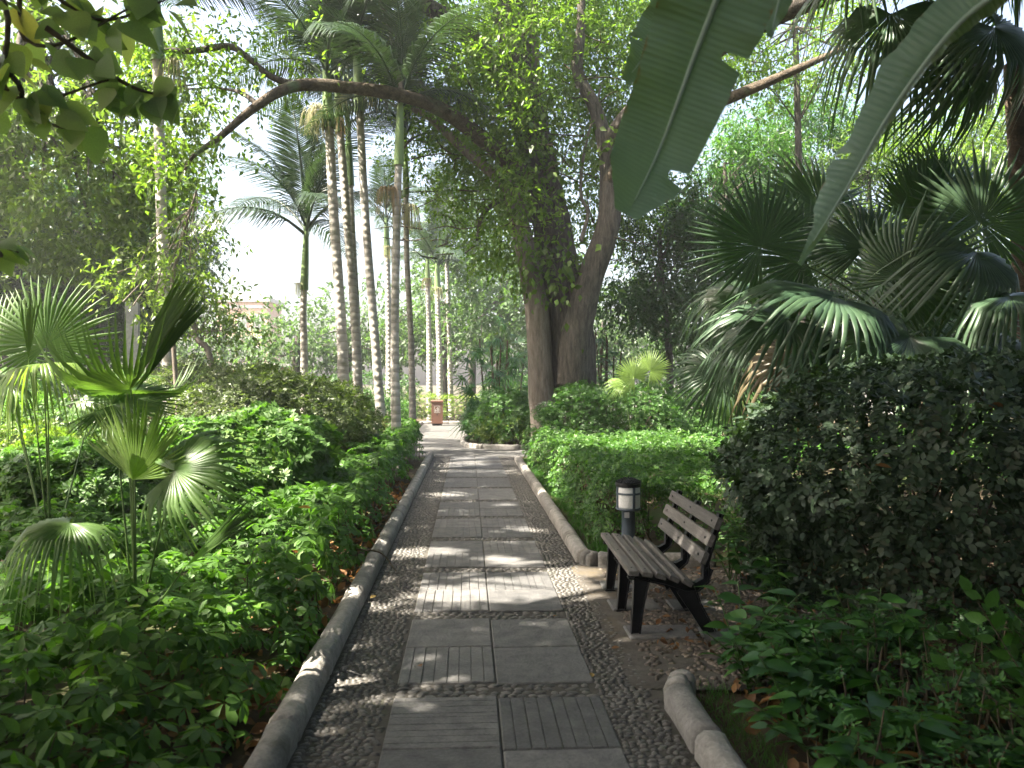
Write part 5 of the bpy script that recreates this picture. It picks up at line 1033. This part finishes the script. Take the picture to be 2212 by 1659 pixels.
# far trees
for i, (vx, vy, Y, rx, ry, lab) in enumerate([(640, 720, 34, 90, 60, 'far layered tree left of the single palm'), (750, 710, 36, 90, 70, 'far tree behind the tall palm cluster'), (860, 690, 38, 90, 80, 'far tree between the palm trunks'), (960, 650, 36, 90, 110, 'far tall tree behind the short dark-fronded palm'), (1080, 640, 33, 90, 120, 'far tree left of the big trunk'), (1180, 640, 40, 110, 120, 'far tree hidden behind the big trunk'), (1300, 690, 34, 90, 90, 'far tree just right of the big trunk'), (1420, 700, 38, 100, 100, 'far tree behind the small bright fan palm'), (545, 770, 42, 75, 34, 'low far tree in front of the orange building'), (480, 700, 44, 40, 60, 'thin far tree left of the orange building'),
    (1020, 500, 42, 110, 160, 'tall far tree behind the arching limb'), (320, 740, 40, 140, 70, 'far tree behind the grey pillar'), (120, 720, 42, 150, 90, 'far tree at the left edge'), (1640, 720, 40, 140, 100, 'far tree behind the right-hand fans'), (1900, 700, 42, 160, 120, 'far tree right of the fans'), (2130, 700, 42, 140, 120, 'far tree at the right edge')]):
    b = gnd(vx, Y); tree('far_tree', lab, b, [b, P(vx, 790, Y), P(vx + 5, vy, Y)], [0.25, 0.2, 0.1], [vb(vx, vy, Y, rx, ry, 2.5), vb(vx - rx * 0.5, vy + ry * 0.7, Y - 0.5, rx * 0.7, ry * 0.6, 2), vb(vx + rx * 0.5, vy + ry * 0.6, Y + 0.5, rx * 0.7, ry * 0.6, 2)], 'far_tree', 0.26, 1.6, 130 + i, T_DIA, 7, group='far trees along the park edge', holes=False, clump=0.6, nbr=12)
# unseen trees added to shade the path, crowns shaped along the sun
def shade_crown(cells, z, thick, L, od, rg):
    """a crown layer over the ground cells (x0,x1,y0,y1), displaced along the sun"""
    bs = []
    for x0, x1, ya, yb in cells:
        n = int((x1 - x0) * (yb - ya) * od / (L * L * 0.45 * 0.35) / 7)
        zz = z + rg.uniform(-thick, thick, n); t = zz / SUN[2]; p = np.stack([rg.uniform(x0, x1, n) + SUN[0] * t, rg.uniform(ya, yb, n) + SUN[1] * t, zz], 1)
        p = p[~gap(p)]; n = len(p); td = nrm(rdir(n, rg) + np.array([0, 0, -0.3])); u = np.linspace(0, 1, 7)
        pos = p[:, None] + td[:, None] * (u * 0.3)[None, :, None] + rg.normal(0, 0.03, (n, 7, 3)); X = nrm(td[:, None] * 0.6 + rg.normal(0, 0.7, (n, 7, 3))); Z = nrm(np.array([0, 0, 1.0]) + rg.normal(0, 0.5, (n, 7, 3)))
        k = ~gap(pos.reshape(-1, 3), 0.07); cv = rg.uniform(0, 1, n * 7)
        bs.append(place(T_DIA, pos.reshape(-1, 3)[k], X.reshape(-1, 3)[k], Z.reshape(-1, 3)[k], L * rg.uniform(0.7, 1.2, k.sum()), cv[k]))
    return cat(bs)
for i, (bx_, by_, cells, z, lab) in enumerate([
    (-9.5, 6.0, [(-6, 0.5, -2, 6.5)], 8.2, 'unseen tall tree added left of the frame to shade the near path'),
    (3.4, 10.2, [(0.5, 9, -2, 9)], 9.0, 'tall tree whose high crown arches over the bench'),
    (-13.5, 13.5, [(-1.25, 1.6, 6.5, 13.4)], 9.8, 'unseen tall tree added behind the camphor to shade the middle path'),
    (6.5, 17.0, [(1.0, 9, 9, 16)], 10.5, 'tall tree behind the right shrubs with a high spreading crown')]):
    rgs = np.random.default_rng(150 + i); x0, x1, ya, yb = cells[0]; c = np.array([(x0 + x1) / 2, (ya + yb) / 2, 0]) + SUN * (z / SUN[2])
    if i in (1, 3): continue
    root = thing('added_canopy_tree', lab, 'tree', (bx_, by_, 0), 'unseen trees added to shade the path')
    V, F = tube_arr([(bx_, by_, -0.1), (bx_, by_, 4), (bx_ * 0.9 + c[0] * 0.1, by_ * 0.9 + c[1] * 0.1, 7.2), (bx_ * 0.75 + c[0] * 0.25, by_ * 0.75 + c[1] * 0.25, z)], [0.4, 0.32, 0.26, 0.15], 14, 30, 0.04, i); part('trunk', new_mesh('trunk', V, F, smooth=True), M['bark'], root)
    sp = []
    for _ in range(16):
        e = np.array([rgs.uniform(x0, x1), rgs.uniform(ya, yb), 0]) + SUN * ((z + rgs.uniform(-0.5, 0.6)) / SUN[2]); s = np.array([bx_ * 0.85 + c[0] * 0.15, by_ * 0.85 + c[1] * 0.15, z - 1.2]); sp.append(((np.array([s, (s + e) / 2 + np.array([0, 0, 0.6]), e]), [0.11, 0.07, 0.015]), dict(sides=6, n=10)))
    part('branches', tubes('branches', sp), M['bark'], root, kind='stuff')
    V, F, A = shade_crown(cells if i != 0 else cells + [(0.5, 10.5, -2, 11.3), (0.8, 5.5, 0.3, 3.4)], z, 0.9, 0.19, 3.4 if i == 0 else 5.5, rgs); part('crown', new_mesh('crown', V, F, A), M['bigtree_leaf'] if i else M['camphor'], root, kind='stuff')

for (bx_, by_, blobs_, lab, sd) in [  # unseen trees added to keep sky light off the foreground
    (-5.5, -3.5, [(np.array([-4.0, -2.5, 7.5]), (3.6, 3.2, 1.5)), (np.array([-1.0, -0.5, 8.3]), (3.0, 2.6, 1.2))], 'unseen broad tree added for shade behind the viewpoint on the left', 161),
    (5.5, -3.0, [(np.array([4.2, -1.5, 7.4]), (3.6, 3.4, 1.5)), (np.array([5.0, 2.5, 8.0]), (3.0, 2.6, 1.3)), (np.array([2.0, 2.0, 9.0]), (3.5, 3.5, 1.0))], 'unseen broad tree added for shade behind the viewpoint on the right', 162),
    (-6.5, 1.0, [(np.array([-2.5, 3.0, 9.0]), (4.0, 4.5, 0.9)), (np.array([2.5, 4.5, 9.2]), (4.0, 4.5, 0.9)), (np.array([6.0, 6.0, 8.8]), (3.0, 3.5, 0.9))], 'unseen tall tree added to darken the near path from above', 165),
    (9.0, 4.0, [(np.array([8.6, 4.5, 3.0]), (1.8, 3.6, 2.6)), (np.array([8.2, 3.0, 6.5]), (2.4, 4.0, 2.0)), (np.array([6.6, -1.0, 3.0]), (1.6, 2.4, 2.8))], 'unseen dense tree added for shade right of the viewpoint', 163),
    (0.0, -6.5, [(np.array([0.0, -5.5, 3.5]), (5.5, 1.5, 3.2)), (np.array([-5.5, -4.5, 3.0]), (2.5, 1.8, 2.8)), (np.array([5.0, -4.8, 3.0]), (3.0, 1.8, 2.8))], 'unseen dense tree added for shade behind the viewpoint', 164)]:
    tree('added_canopy_tree', lab, (bx_, by_), [(bx_, by_, -0.1), (bx_, by_, 3), (bx_ * 0.9, by_ * 0.9, 6.5)], [0.35, 0.28, 0.2], blobs_, 'shaded_tree', 0.30, 3.2 if sd != 165 else 9.0, sd, T_DIA, 7, holes='patch', group='unseen trees added to shade the path')
# near branch with heart-shaped leaves, top left
rg = np.random.default_rng(171)
ov = thing('overhanging_tree', 'tree outside the frame whose branch of heart-shaped leaves hangs into the top left', 'tree', (-4.6, 2.2, 0))
V, F = tube_arr([(-4.6, 2.2, -0.1), (-4.55, 2.2, 2.5), (-4.3, 2.3, 4.2)], [0.12, 0.1, 0.06], 10, 16, 0.04, 4); part('trunk', new_mesh('trunk', V, F, smooth=True), M['bark_smooth'], ov)
HL = [new_mesh('leaf', T_HEART[0], T_HEART[1], np.full(len(T_HEART[0]), t)) for t in (0.05, 0.3, 0.55, 0.8, 1.0)]
for m_ in HL: m_.materials.append(M['overhang'])
for l in [[(-120, -260, 2.9), (60, 90, 3.0), (300, 10, 3.1)], [(-140, -150, 2.8), (20, 200, 2.9), (250, 170, 3.0)], [(-140, 50, 2.8), (60, 240, 2.9), (180, 290, 3.0)], [(0, -120, 3.0), (200, 40, 3.1), (385, -10, 3.2)], [(100, 60, 2.9), (270, 180, 3.0), (370, 210, 3.05)]]:
    pts = [np.array([-4.3, 2.3, 4.0])] + VY(l) if l[0][0] < 0 else VY(l); V, F = tube_arr(pts, [0.03, 0.012, 0.008, 0.004][-len(pts):], 6, 24); part('branch', new_mesh('branch', V, F, smooth=True), M['twig'], ov)
    C = catmull(pts, 60); 
    for j in range(17):
        q = C[int(20 + 39 * j / 16)] if len(pts) > 3 else C[int(6 + 53 * j / 16)]
        X = nrm(np.array([rg.normal(0.3, 0.6), rg.normal(-0.1, 0.5), -0.55 + rg.normal(0, 0.3)])); Z = nrm(np.array([rg.normal(0, 0.5), -0.6, 0.8]) + rg.normal(0, 0.3, 3)); s = rg.uniform(0.11, 0.18)
        part('leaf', HL[rg.integers(0, 5)], None, ov, M=Matrix.Translation(q + rg.normal(0, 0.035, 3)) @ frame(X, Z) @ Matrix.Diagonal((s, s, s, 1)))
for k_ in range(7):
    q = P(rg.uniform(-20, 50), rg.uniform(520, 560), 3.0); X = nrm(np.array([rg.normal(0.5, 0.5), rg.normal(0, 0.4), -0.5])); Z = nrm(np.array([0, -0.5, 0.8]) + rg.normal(0, 0.3, 3))
    part('leaf', HL[rg.integers(0, 5)], None, ov, M=Matrix.Translation(q) @ frame(X, Z) @ Matrix.Diagonal((0.11,) * 3 + (1,)))
V, F = tube_arr([np.array([-4.4, 2.25, 3.4])] + VY([(-160, 480, 2.8), (-20, 525, 3.0), (40, 545, 3.0)]), [0.02, 0.01, 0.006, 0.003], 6, 20); part('branch', new_mesh('branch', V, F), M['twig'], ov)

# ------------------------------------------------------------------ banana plant
def banana_mat():
    m, nt, b = mat_new('banana_leaf'); L = nt.links
    at = nt.nodes.new("ShaderNodeAttribute"); at.attribute_name = "rib"
    w = nt.nodes.new("ShaderNodeMath"); w.operation = 'SINE'; L.new(at.outputs["Fac"], w.inputs[0])
    c = ramp(nt, noise(nt, 3, 3), [(0.3, (0.140, 0.225, 0.185)), (0.7, (0.180, 0.270, 0.222))]); c = mixc(nt, 0.16, c, ramp(nt, w.outputs[0], [(0.2, (0.5, 0.55, 0.5)), (0.8, (1, 1, 1))]), 'MULTIPLY')
    ed = nt.nodes.new("ShaderNodeAttribute"); ed.attribute_name = "edge"
    em = nt.nodes.new("ShaderNodeMath"); em.operation = 'MULTIPLY'; L.new(ed.outputs["Fac"], em.inputs[0]); L.new(ramp(nt, noise(nt, 14, 4), [(0.35, (0.78, 0.78, 0.78)), (0.65, (1, 1, 1))]), em.inputs[1])
    c = mixc(nt, ramp(nt, em.outputs[0], [(0.90, (0, 0, 0)), (0.99, (0.85, 0.85, 0.85))]), c, (0.20, 0.14, 0.07))
    L.new(c, b.inputs["Base Color"]); b.inputs["Roughness"].default_value = 0.45; bump(nt, b, w.outputs[0], 0.22, 0.004)
    t = nt.nodes.new("ShaderNodeBsdfTranslucent"); L.new(mixc(nt, 1.0, c, (2.0, 2.1, 0.25), 'MULTIPLY'), t.inputs[0])
    mx = nt.nodes.new("ShaderNodeMixShader"); mx.inputs[0].default_value = 0.18
    L.new(b.outputs[0], mx.inputs[1]); L.new(t.outputs[0], mx.inputs[2]); L.new(mx.outputs[0], nt.nodes["Material Output"].inputs[0]); return m
M['banana'] = banana_mat(); M['midrib'] = plain('pale_midrib', (0.34, 0.45, 0.36), 0.5)
def banana_leaf(root, mid, half_l, half_r, nrmv, fold, seed, cuts=(), bend_l=0.0, bend_r=0.0):
    """mid: midrib points; half widths left/right along it; cuts: (side, t) tears"""
    n = 70; C = catmull(mid, n); T = nrm(np.gradient(C, axis=0)); N0 = nrm(np.array(nrmv, float)); S = nrm(np.cross(T, N0)); N = np.cross(S, T)
    tt = np.linspace(0, 1, n); hl = np.interp(tt, np.linspace(0, 1, len(half_l)), half_l); hr = np.interp(tt, np.linspace(0, 1, len(half_r)), half_r)
    V = []; F = []; A = []; E = []; K = 8; rg = np.random.default_rng(seed); ripple = rg.normal(0, 1, n); ripple = np.convolve(ripple, np.ones(9) / 9, 'same')
    for sd, hw, bend in ((-1, hl, bend_l), (1, hr, bend_r)):
        base = len(V)
        for i in range(n):
            for k in range(K + 1):
                u = k / K; a = fold + bend * u; sl = min(n - 1, i + int(5 * u * 0)) ; f = 0.10 * u * hw[i]
                p = C[i] + T[i] * f + S[i] * sd * hw[i] * u * math.cos(a) + N[i] * (hw[i] * u * math.sin(a) + 0.035 * ripple[i] * u * u)
                for s_, t_ in cuts:          # tears open towards the edge
                    if s_ == sd and u > 0.4: dt = tt[i] - t_; p = p + T[i] * (0.022 * (u - 0.4) * math.copysign(1, dt) * math.exp(-abs(dt) / 0.03)) + N[i] * (0.05 * (u - 0.4) * math.exp(-abs(dt) / 0.06) * (1 if dt > 0 else -0.3))
                V.append(p); A.append(tt[i] * 420 + u * 4); E.append(u)
        for i in range(n - 1):
            torn = any(s_ == sd and abs(tt[i] - t_) < 0.5 / n + 1e-6 for s_, t_ in cuts)
            for k in range(K):
                if torn and k >= 4: continue
                q = [base + i * (K + 1) + k, base + i * (K + 1) + k + 1, base + (i + 1) * (K + 1) + k + 1, base + (i + 1) * (K + 1) + k]; F.append(q)
    V = np.array(V); me = new_mesh('leaf', V, np.array(F), smooth=True); a = me.attributes.new("rib", 'FLOAT', 'POINT'); a.data.foreach_set("value", np.array(A, np.float32)); a = me.attributes.new("edge", 'FLOAT', 'POINT'); a.data.foreach_set("value", np.array(E, np.float32))
    lf = part('leaf', me, M['banana'], root)
    Vm, Fm = tube_arr(C[::5], np.linspace(0.014, 0.002, 14), 6, 40); part('midrib', new_mesh('midrib', Vm - N.mean(0) * 0.004, Fm, np.full(len(Vm), 0.5), smooth=True), M['midrib'], lf); return lf
bp = thing('banana_plant', 'banana plant beside the camera with broad leaves hanging into the top right', 'banana plant', (2.2, 0.9, 0))
V, F = tube_arr([(2.2, 0.9, -0.05), (2.2, 0.9, 1.2), (2.15, 0.95, 2.3)], [0.12, 0.10, 0.07], 14, 16); part('stem', new_mesh('stem', V, F, np.full(len(V), 0.5), smooth=True), M['greenstem'], bp)
O3 = np.array([2.15, 0.95, 2.3])
def pet(lf, a, mid=None):
    V, F = tube_arr([O3, (O3 + a) / 2 + np.array([0, 0, 0.35]), a], [0.03, 0.022, 0.014], 7, 14); part('petiole', new_mesh('petiole', V, F, np.full(len(V), 0.5), smooth=True), M['greenstem'], bp)
m1 = VY([(1640, -330, 1.95), (1590, -120, 2.05), (1500, 120, 2.15), (1425, 320, 2.2), (1355, 465, 2.15)])
lf = banana_leaf(bp, m1, np.array([0.05, 0.15, 0.175, 0.15, 0.14, 0.135, 0.12, 0.04]), np.array([0.05, 0.14, 0.155, 0.15, 0.13, 0.115, 0.10, 0.03]), (-0.1, 1, -0.1), -0.12, 1, cuts=((1, 0.47), (1, 0.80)))
pet(lf, m1[0])
m2 = VY([(2330, -260, 2.0), (2200, -60, 2.1), (2060, 60, 2.2), (1930, 230, 2.3), (1830, 400, 2.35), (1725, 570, 2.35)])
lf = banana_leaf(bp, m2, np.array([0.04, 0.10, 0.12, 0.11, 0.09, 0.07, 0.05, 0.01]), np.array([0.04, 0.09, 0.09, 0.07, 0.06, 0.06, 0.05, 0.01]), (-0.3, 1, 0.25), 0.55, 2, cuts=((-1, 0.5), (-1, 0.72)), bend_l=0.5, bend_r=0.1)
pet(lf, m2[0])
m3 = VY([(1560, -220, 2.5), (1500, -40, 2.55), (1430, 70, 2.6), (1350, 175, 2.6)])
lf = banana_leaf(bp, m3, np.array([0.05, 0.10, 0.10, 0.08, 0.02]), np.array([0.05, 0.10, 0.09, 0.08, 0.02]), (-0.2, 1, 0.4), 0.2, 3, cuts=((1, 0.62), (-1, 0.75)))
pet(lf, m3[0])
m4 = VY([(1760, -330, 2.2), (1720, -140, 2.25), (1690, -30, 2.3), (1662, 80, 2.3)])
lf = banana_leaf(bp, m4, np.array([0.04, 0.09, 0.08, 0.05, 0.01]), np.array([0.04, 0.09, 0.09, 0.06, 0.01]), (-0.2, 1, 0.2), 0.5, 4)
pet(lf, m4[0])

# ------------------------------------------------------------------ buildings, pillar, fence, pipe
bd = thing('orange_building', 'orange building far behind the left trees, coloured pale as if in glare', 'building', (-22.5, 65, 0))
mb = MB(); mb.box((-22.5, 66, 4.2), (4.2, 4, 8.4)); part('wall', mb.mesh('wall'), M['wall_orange_glare'], bd)
mb = MB(); mb.box((-22.5, 66, 8.6), (4.7, 4.5, 0.35)); mb.box((-22.5, 66, 8.95), (3.0, 3.0, 0.4)); part('roof', mb.mesh('roof'), M['wall_white'], bd)
for fl in range(3):
    mb = MB(); mb.box((-22.5, 63.95, 1.6 + 2.6 * fl + 1.2), (4.4, 0.12, 0.25)); part('floor_band', mb.mesh('floor_band'), M['wall_white'], bd)
    for k in range(3):
        mb = MB(); mb.box((-23.8 + 1.3 * k, 63.97, 1.5 + 2.6 * fl), (0.8, 0.08, 1.3)); wv = part('window', mb.mesh('window'), M['glass'], bd)
        mb = MB(); mb.box((-23.8 + 1.3 * k, 63.95, 1.5 + 2.6 * fl), (0.06, 0.14, 1.3)); part('window_bar', mb.mesh('window_bar'), M['wall_white'], wv)
bd = thing('low_building', 'low pinkish-red building seen under the left trees', 'building', (-18, 46, 0))
mb = MB(); mb.box((-19, 47.5, 1.3), (11, 3, 2.6)); part('wall', mb.mesh('wall'), M['wall_red'], bd)
mb = MB(); mb.box((-19, 47.5, 2.72), (11.6, 3.6, 0.22)); part('roof', mb.mesh('roof'), M['wall_white'], bd)
for k in range(6):
    mb = MB(); mb.box((-23.2 + 1.7 * k, 45.98, 1.4), (0.9, 0.07, 1.2)); part('window', mb.mesh('window'), M['wall_white'], bd)
bd = thing('white_building', 'pale low building glimpsed at the far right behind the palms', 'building', (24, 38, 0))
mb = MB(); mb.box((22, 40, 1.4), (14, 3, 2.8)); part('wall', mb.mesh('wall'), M['wall_white'], bd)
mb = MB(); mb.box((22, 40, 2.95), (14.8, 3.8, 0.25)); part('roof', mb.mesh('roof'), M['concrete'], bd)
for k in range(6):
    mb = MB(); mb.box((16.5 + 2.2 * k, 38.47, 1.5), (1.0, 0.07, 1.2)); part('window', mb.mesh('window'), M['glass'], bd)
q = gnd(286, 13.5); mb = MB(); mb.box((q[0], 13.5, 1.5), (0.21, 0.21, 3.0), 0.3, 0.015); pl = thing('concrete_pillar', 'square grey pillar behind the left fan palms', 'pillar', (q[0], 13.5, 0)); part('shaft', mb.mesh('shaft'), M['concrete'], pl)
fe = thing('picket_fence', 'pale grey picket fence behind the big tree at right', 'fence', (5.5, 26, 0))
for zz in (0.25, 1.35):
    mb = MB(); mb.box((6.2, 26.03, zz), (8.0, 0.04, 0.07)); part('rail', mb.mesh('rail'), M['fence'], fe)
mb = MB(); mb.box((0, 0, 0.8), (0.05, 0.025, 1.6)); pm = mb.mesh('picket'); pm.materials.append(M['fence'])
for k in range(54): part('picket', pm, None, fe, M=Matrix.Translation((2.25 + 0.148 * k, 26, 0)))
q = P(1632, 930, 8.6); mb = MB(); mb.lathe([(0.016, 0), (0.016, 0.9), (0.022, 0.9), (0.022, 0.96), (0.0, 0.965)], (q[0], 8.9, 0), 12); pp = thing('white_pipe', 'short white plastic pipe standing beside the dark shrub', 'pipe', (q[0], 8.9, 0)); part('pipe_body', mb.mesh('pipe_body', True), M['pipe'], pp)

# ------------------------------------------------------------------ fallen leaves
rg = np.random.default_rng(191)
def litter(name, label, xs, ys, n, size, inside=None, z=0.008):
    x = rg.uniform(*xs, n); y = rg.uniform(*ys, n)
    if inside is not None: k = inside(x, y); x, y = x[k], y[k]
    n = len(x); p = np.stack([x, y, z + rg.uniform(0, 0.03, n)], 1); Z = nrm(np.array([0, 0, 1.0]) + rg.normal(0, 0.45, (n, 3))); X = np.cross(Z, rdir(n, rg))
    V, F, A = place(leaf_tpl(0.6, 0.25, -0.2, 2), p, X, Z, size * rg.uniform(0.5, 1.3, n), rg.uniform(0, 1, n)); return obj(name, new_mesh(name, V, F, A), M['litter'], kind='stuff', label=label, cat='fallen leaves')
litter('leaf_litter', 'brown fallen leaves on the soil behind the left kerb', (-2.6, -0.8), (1.9, 12), 4200, 0.075, lambda x, y: (x < px(-0.88, y)) & (x > px(-1.75, y)))
litter('leaf_litter', 'brown fallen leaves under and behind the bench', (0.8, 2.6), (3.9, 6.9), 420, 0.055, lambda x, y: x > 1.0 + 0.25 * np.sin(y * 5), 0.012)
litter('leaf_litter', 'fallen leaves under the near right plants', (1.1, 2.8), (2.2, 3.9), 420, 0.07, lambda x, y: x > px(1.14, y))
FLM = [new_mesh('fallen_leaf', *leaf_tpl(0.62, 0.22, -0.15, 4)[:2], np.full(len(leaf_tpl(0.62, 0.22, -0.15, 4)[0]), t)) for t in (0.45, 0.75, 0.95)]
for m_ in FLM: m_.materials.append(M['litter'])
q = lambda vx, vy: (P(vx, vy, 2604.6 / (vy - 829.5))[0], 2604.6 / (vy - 829.5))
for vx, vy, s, t, lab in [(1565, 0, 0, 0, ''), (905, 1446, 0.05, 0, 'orange fallen leaf on the left cobble strip'), (1279, 1473, 0.045, 2, 'yellow fallen leaf on the cobbles near the right kerb end'), (1430, 1340, 0.06, 1, 'yellow curled leaf in front of the bench footing stone'), (1320, 1410, 0.05, 0, 'small orange leaf on the cobbles below the bench'), (800, 1300, 0.06, 2, 'yellow-green leaf at the foot of the left kerb'), (670, 1545, 0.06, 1, 'yellowish leaf at the kerb foot near the bottom left'), (1485, 1320, 0.05, 1, 'pale yellow leaf between the bench footing stones'), (1195, 1340, 0.025, 0, 'tiny reddish leaf on a paving slab'), (1330, 1248, 0.05, 2, 'pale leaf lying on the sunny cobbles by the bench')]:
    if not lab: continue
    x, y = q(vx, vy); o = obj('fallen_leaf', FLM[t], None, label=lab, cat='leaf', group='single fallen leaves on the paving'); o.matrix_basis = Matrix.Translation((x, y, 0.026)) @ Matrix.Rotation(rs.uniform(0, 6), 4, 'Z') @ Matrix.Rotation(0.25, 4, 'X') @ Matrix.Diagonal((s, s, s, 1))
for (x, y, z, s, t, lab) in [(P(672, 1092, 6)[0], 6.0, 0.60, 0.10, 2, 'pale yellow fallen leaf lying on top of the left hedge'), (1.55, 2.9, 0.16, 0.12, 1, 'large tan fallen leaf among the near right plants'), (3.05, 4.75, 1.42, 0.13, 0, 'orange dead leaf caught on top of the dark shrub'), (2.35, 4.75, 1.05, 0.10, 1, 'yellow dead leaf caught on the front of the dark shrub'), (-1.28, 3.35, 0.10, 0.14, 1, 'big tan fallen leaf beside the left kerb near the bottom'), (-1.30, 3.75, 0.10, 0.14, 0, 'big brown fallen leaf beside the left kerb below the hedge')]:
    o = obj('fallen_leaf', FLM[t], None, label=lab, cat='leaf', group='fallen leaves caught on plants'); o.matrix_basis = Matrix.Translation((x, y, z)) @ Matrix.Rotation(rs.uniform(0, 6), 4, 'Z') @ Matrix.Rotation(0.5, 4, 'X') @ Matrix.Diagonal((s, s, s, 1))
V, F = tube_arr([P(1020, 1200, 6.35) * np.array([1, 1, 0]) + np.array([-2 + 0.9, 0, 0.13]), ], 0.004, 4, 4) if False else tube_arr([(-1.32, 6.5, 0.17), (-1.1, 6.45, 0.15), (-0.95, 6.3, 0.03)], [0.009, 0.007, 0.003], 5, 10)
tw = obj('fallen_twig', new_mesh('fallen_twig', V, F), M['twig'], label='dry twig lying across the left kerb', cat='twig')
print("TRIS", sum(len(o.data.loops) - 2 * len(o.data.polygons) for o in SC.objects if o.type == 'MESH' and o.data.users == 1), len(SC.objects))

# ------------------------------------------------------------------ thin haze added to veil dark tones like lens glare and pale the distance
hz = MB(); hz.box((0, 42, 11.0), (190, 130, 24.2)); me = hz.mesh('haze'); hm = bpy.data.materials.new('haze'); hm.use_nodes = True; nt = hm.node_tree
nt.nodes.remove(nt.nodes["Principled BSDF"]); pv = nt.nodes.new("ShaderNodeVolumePrincipled"); pv.inputs["Density"].default_value = 0.0018; pv.inputs["Color"].default_value = (0.93, 0.96, 1.0, 1); pv.inputs["Anisotropy"].default_value = 0.3
nt.links.new(pv.outputs[0], nt.nodes["Material Output"].inputs["Volume"]); me.materials.append(hm)
obj('haze', me, None, kind='stuff')
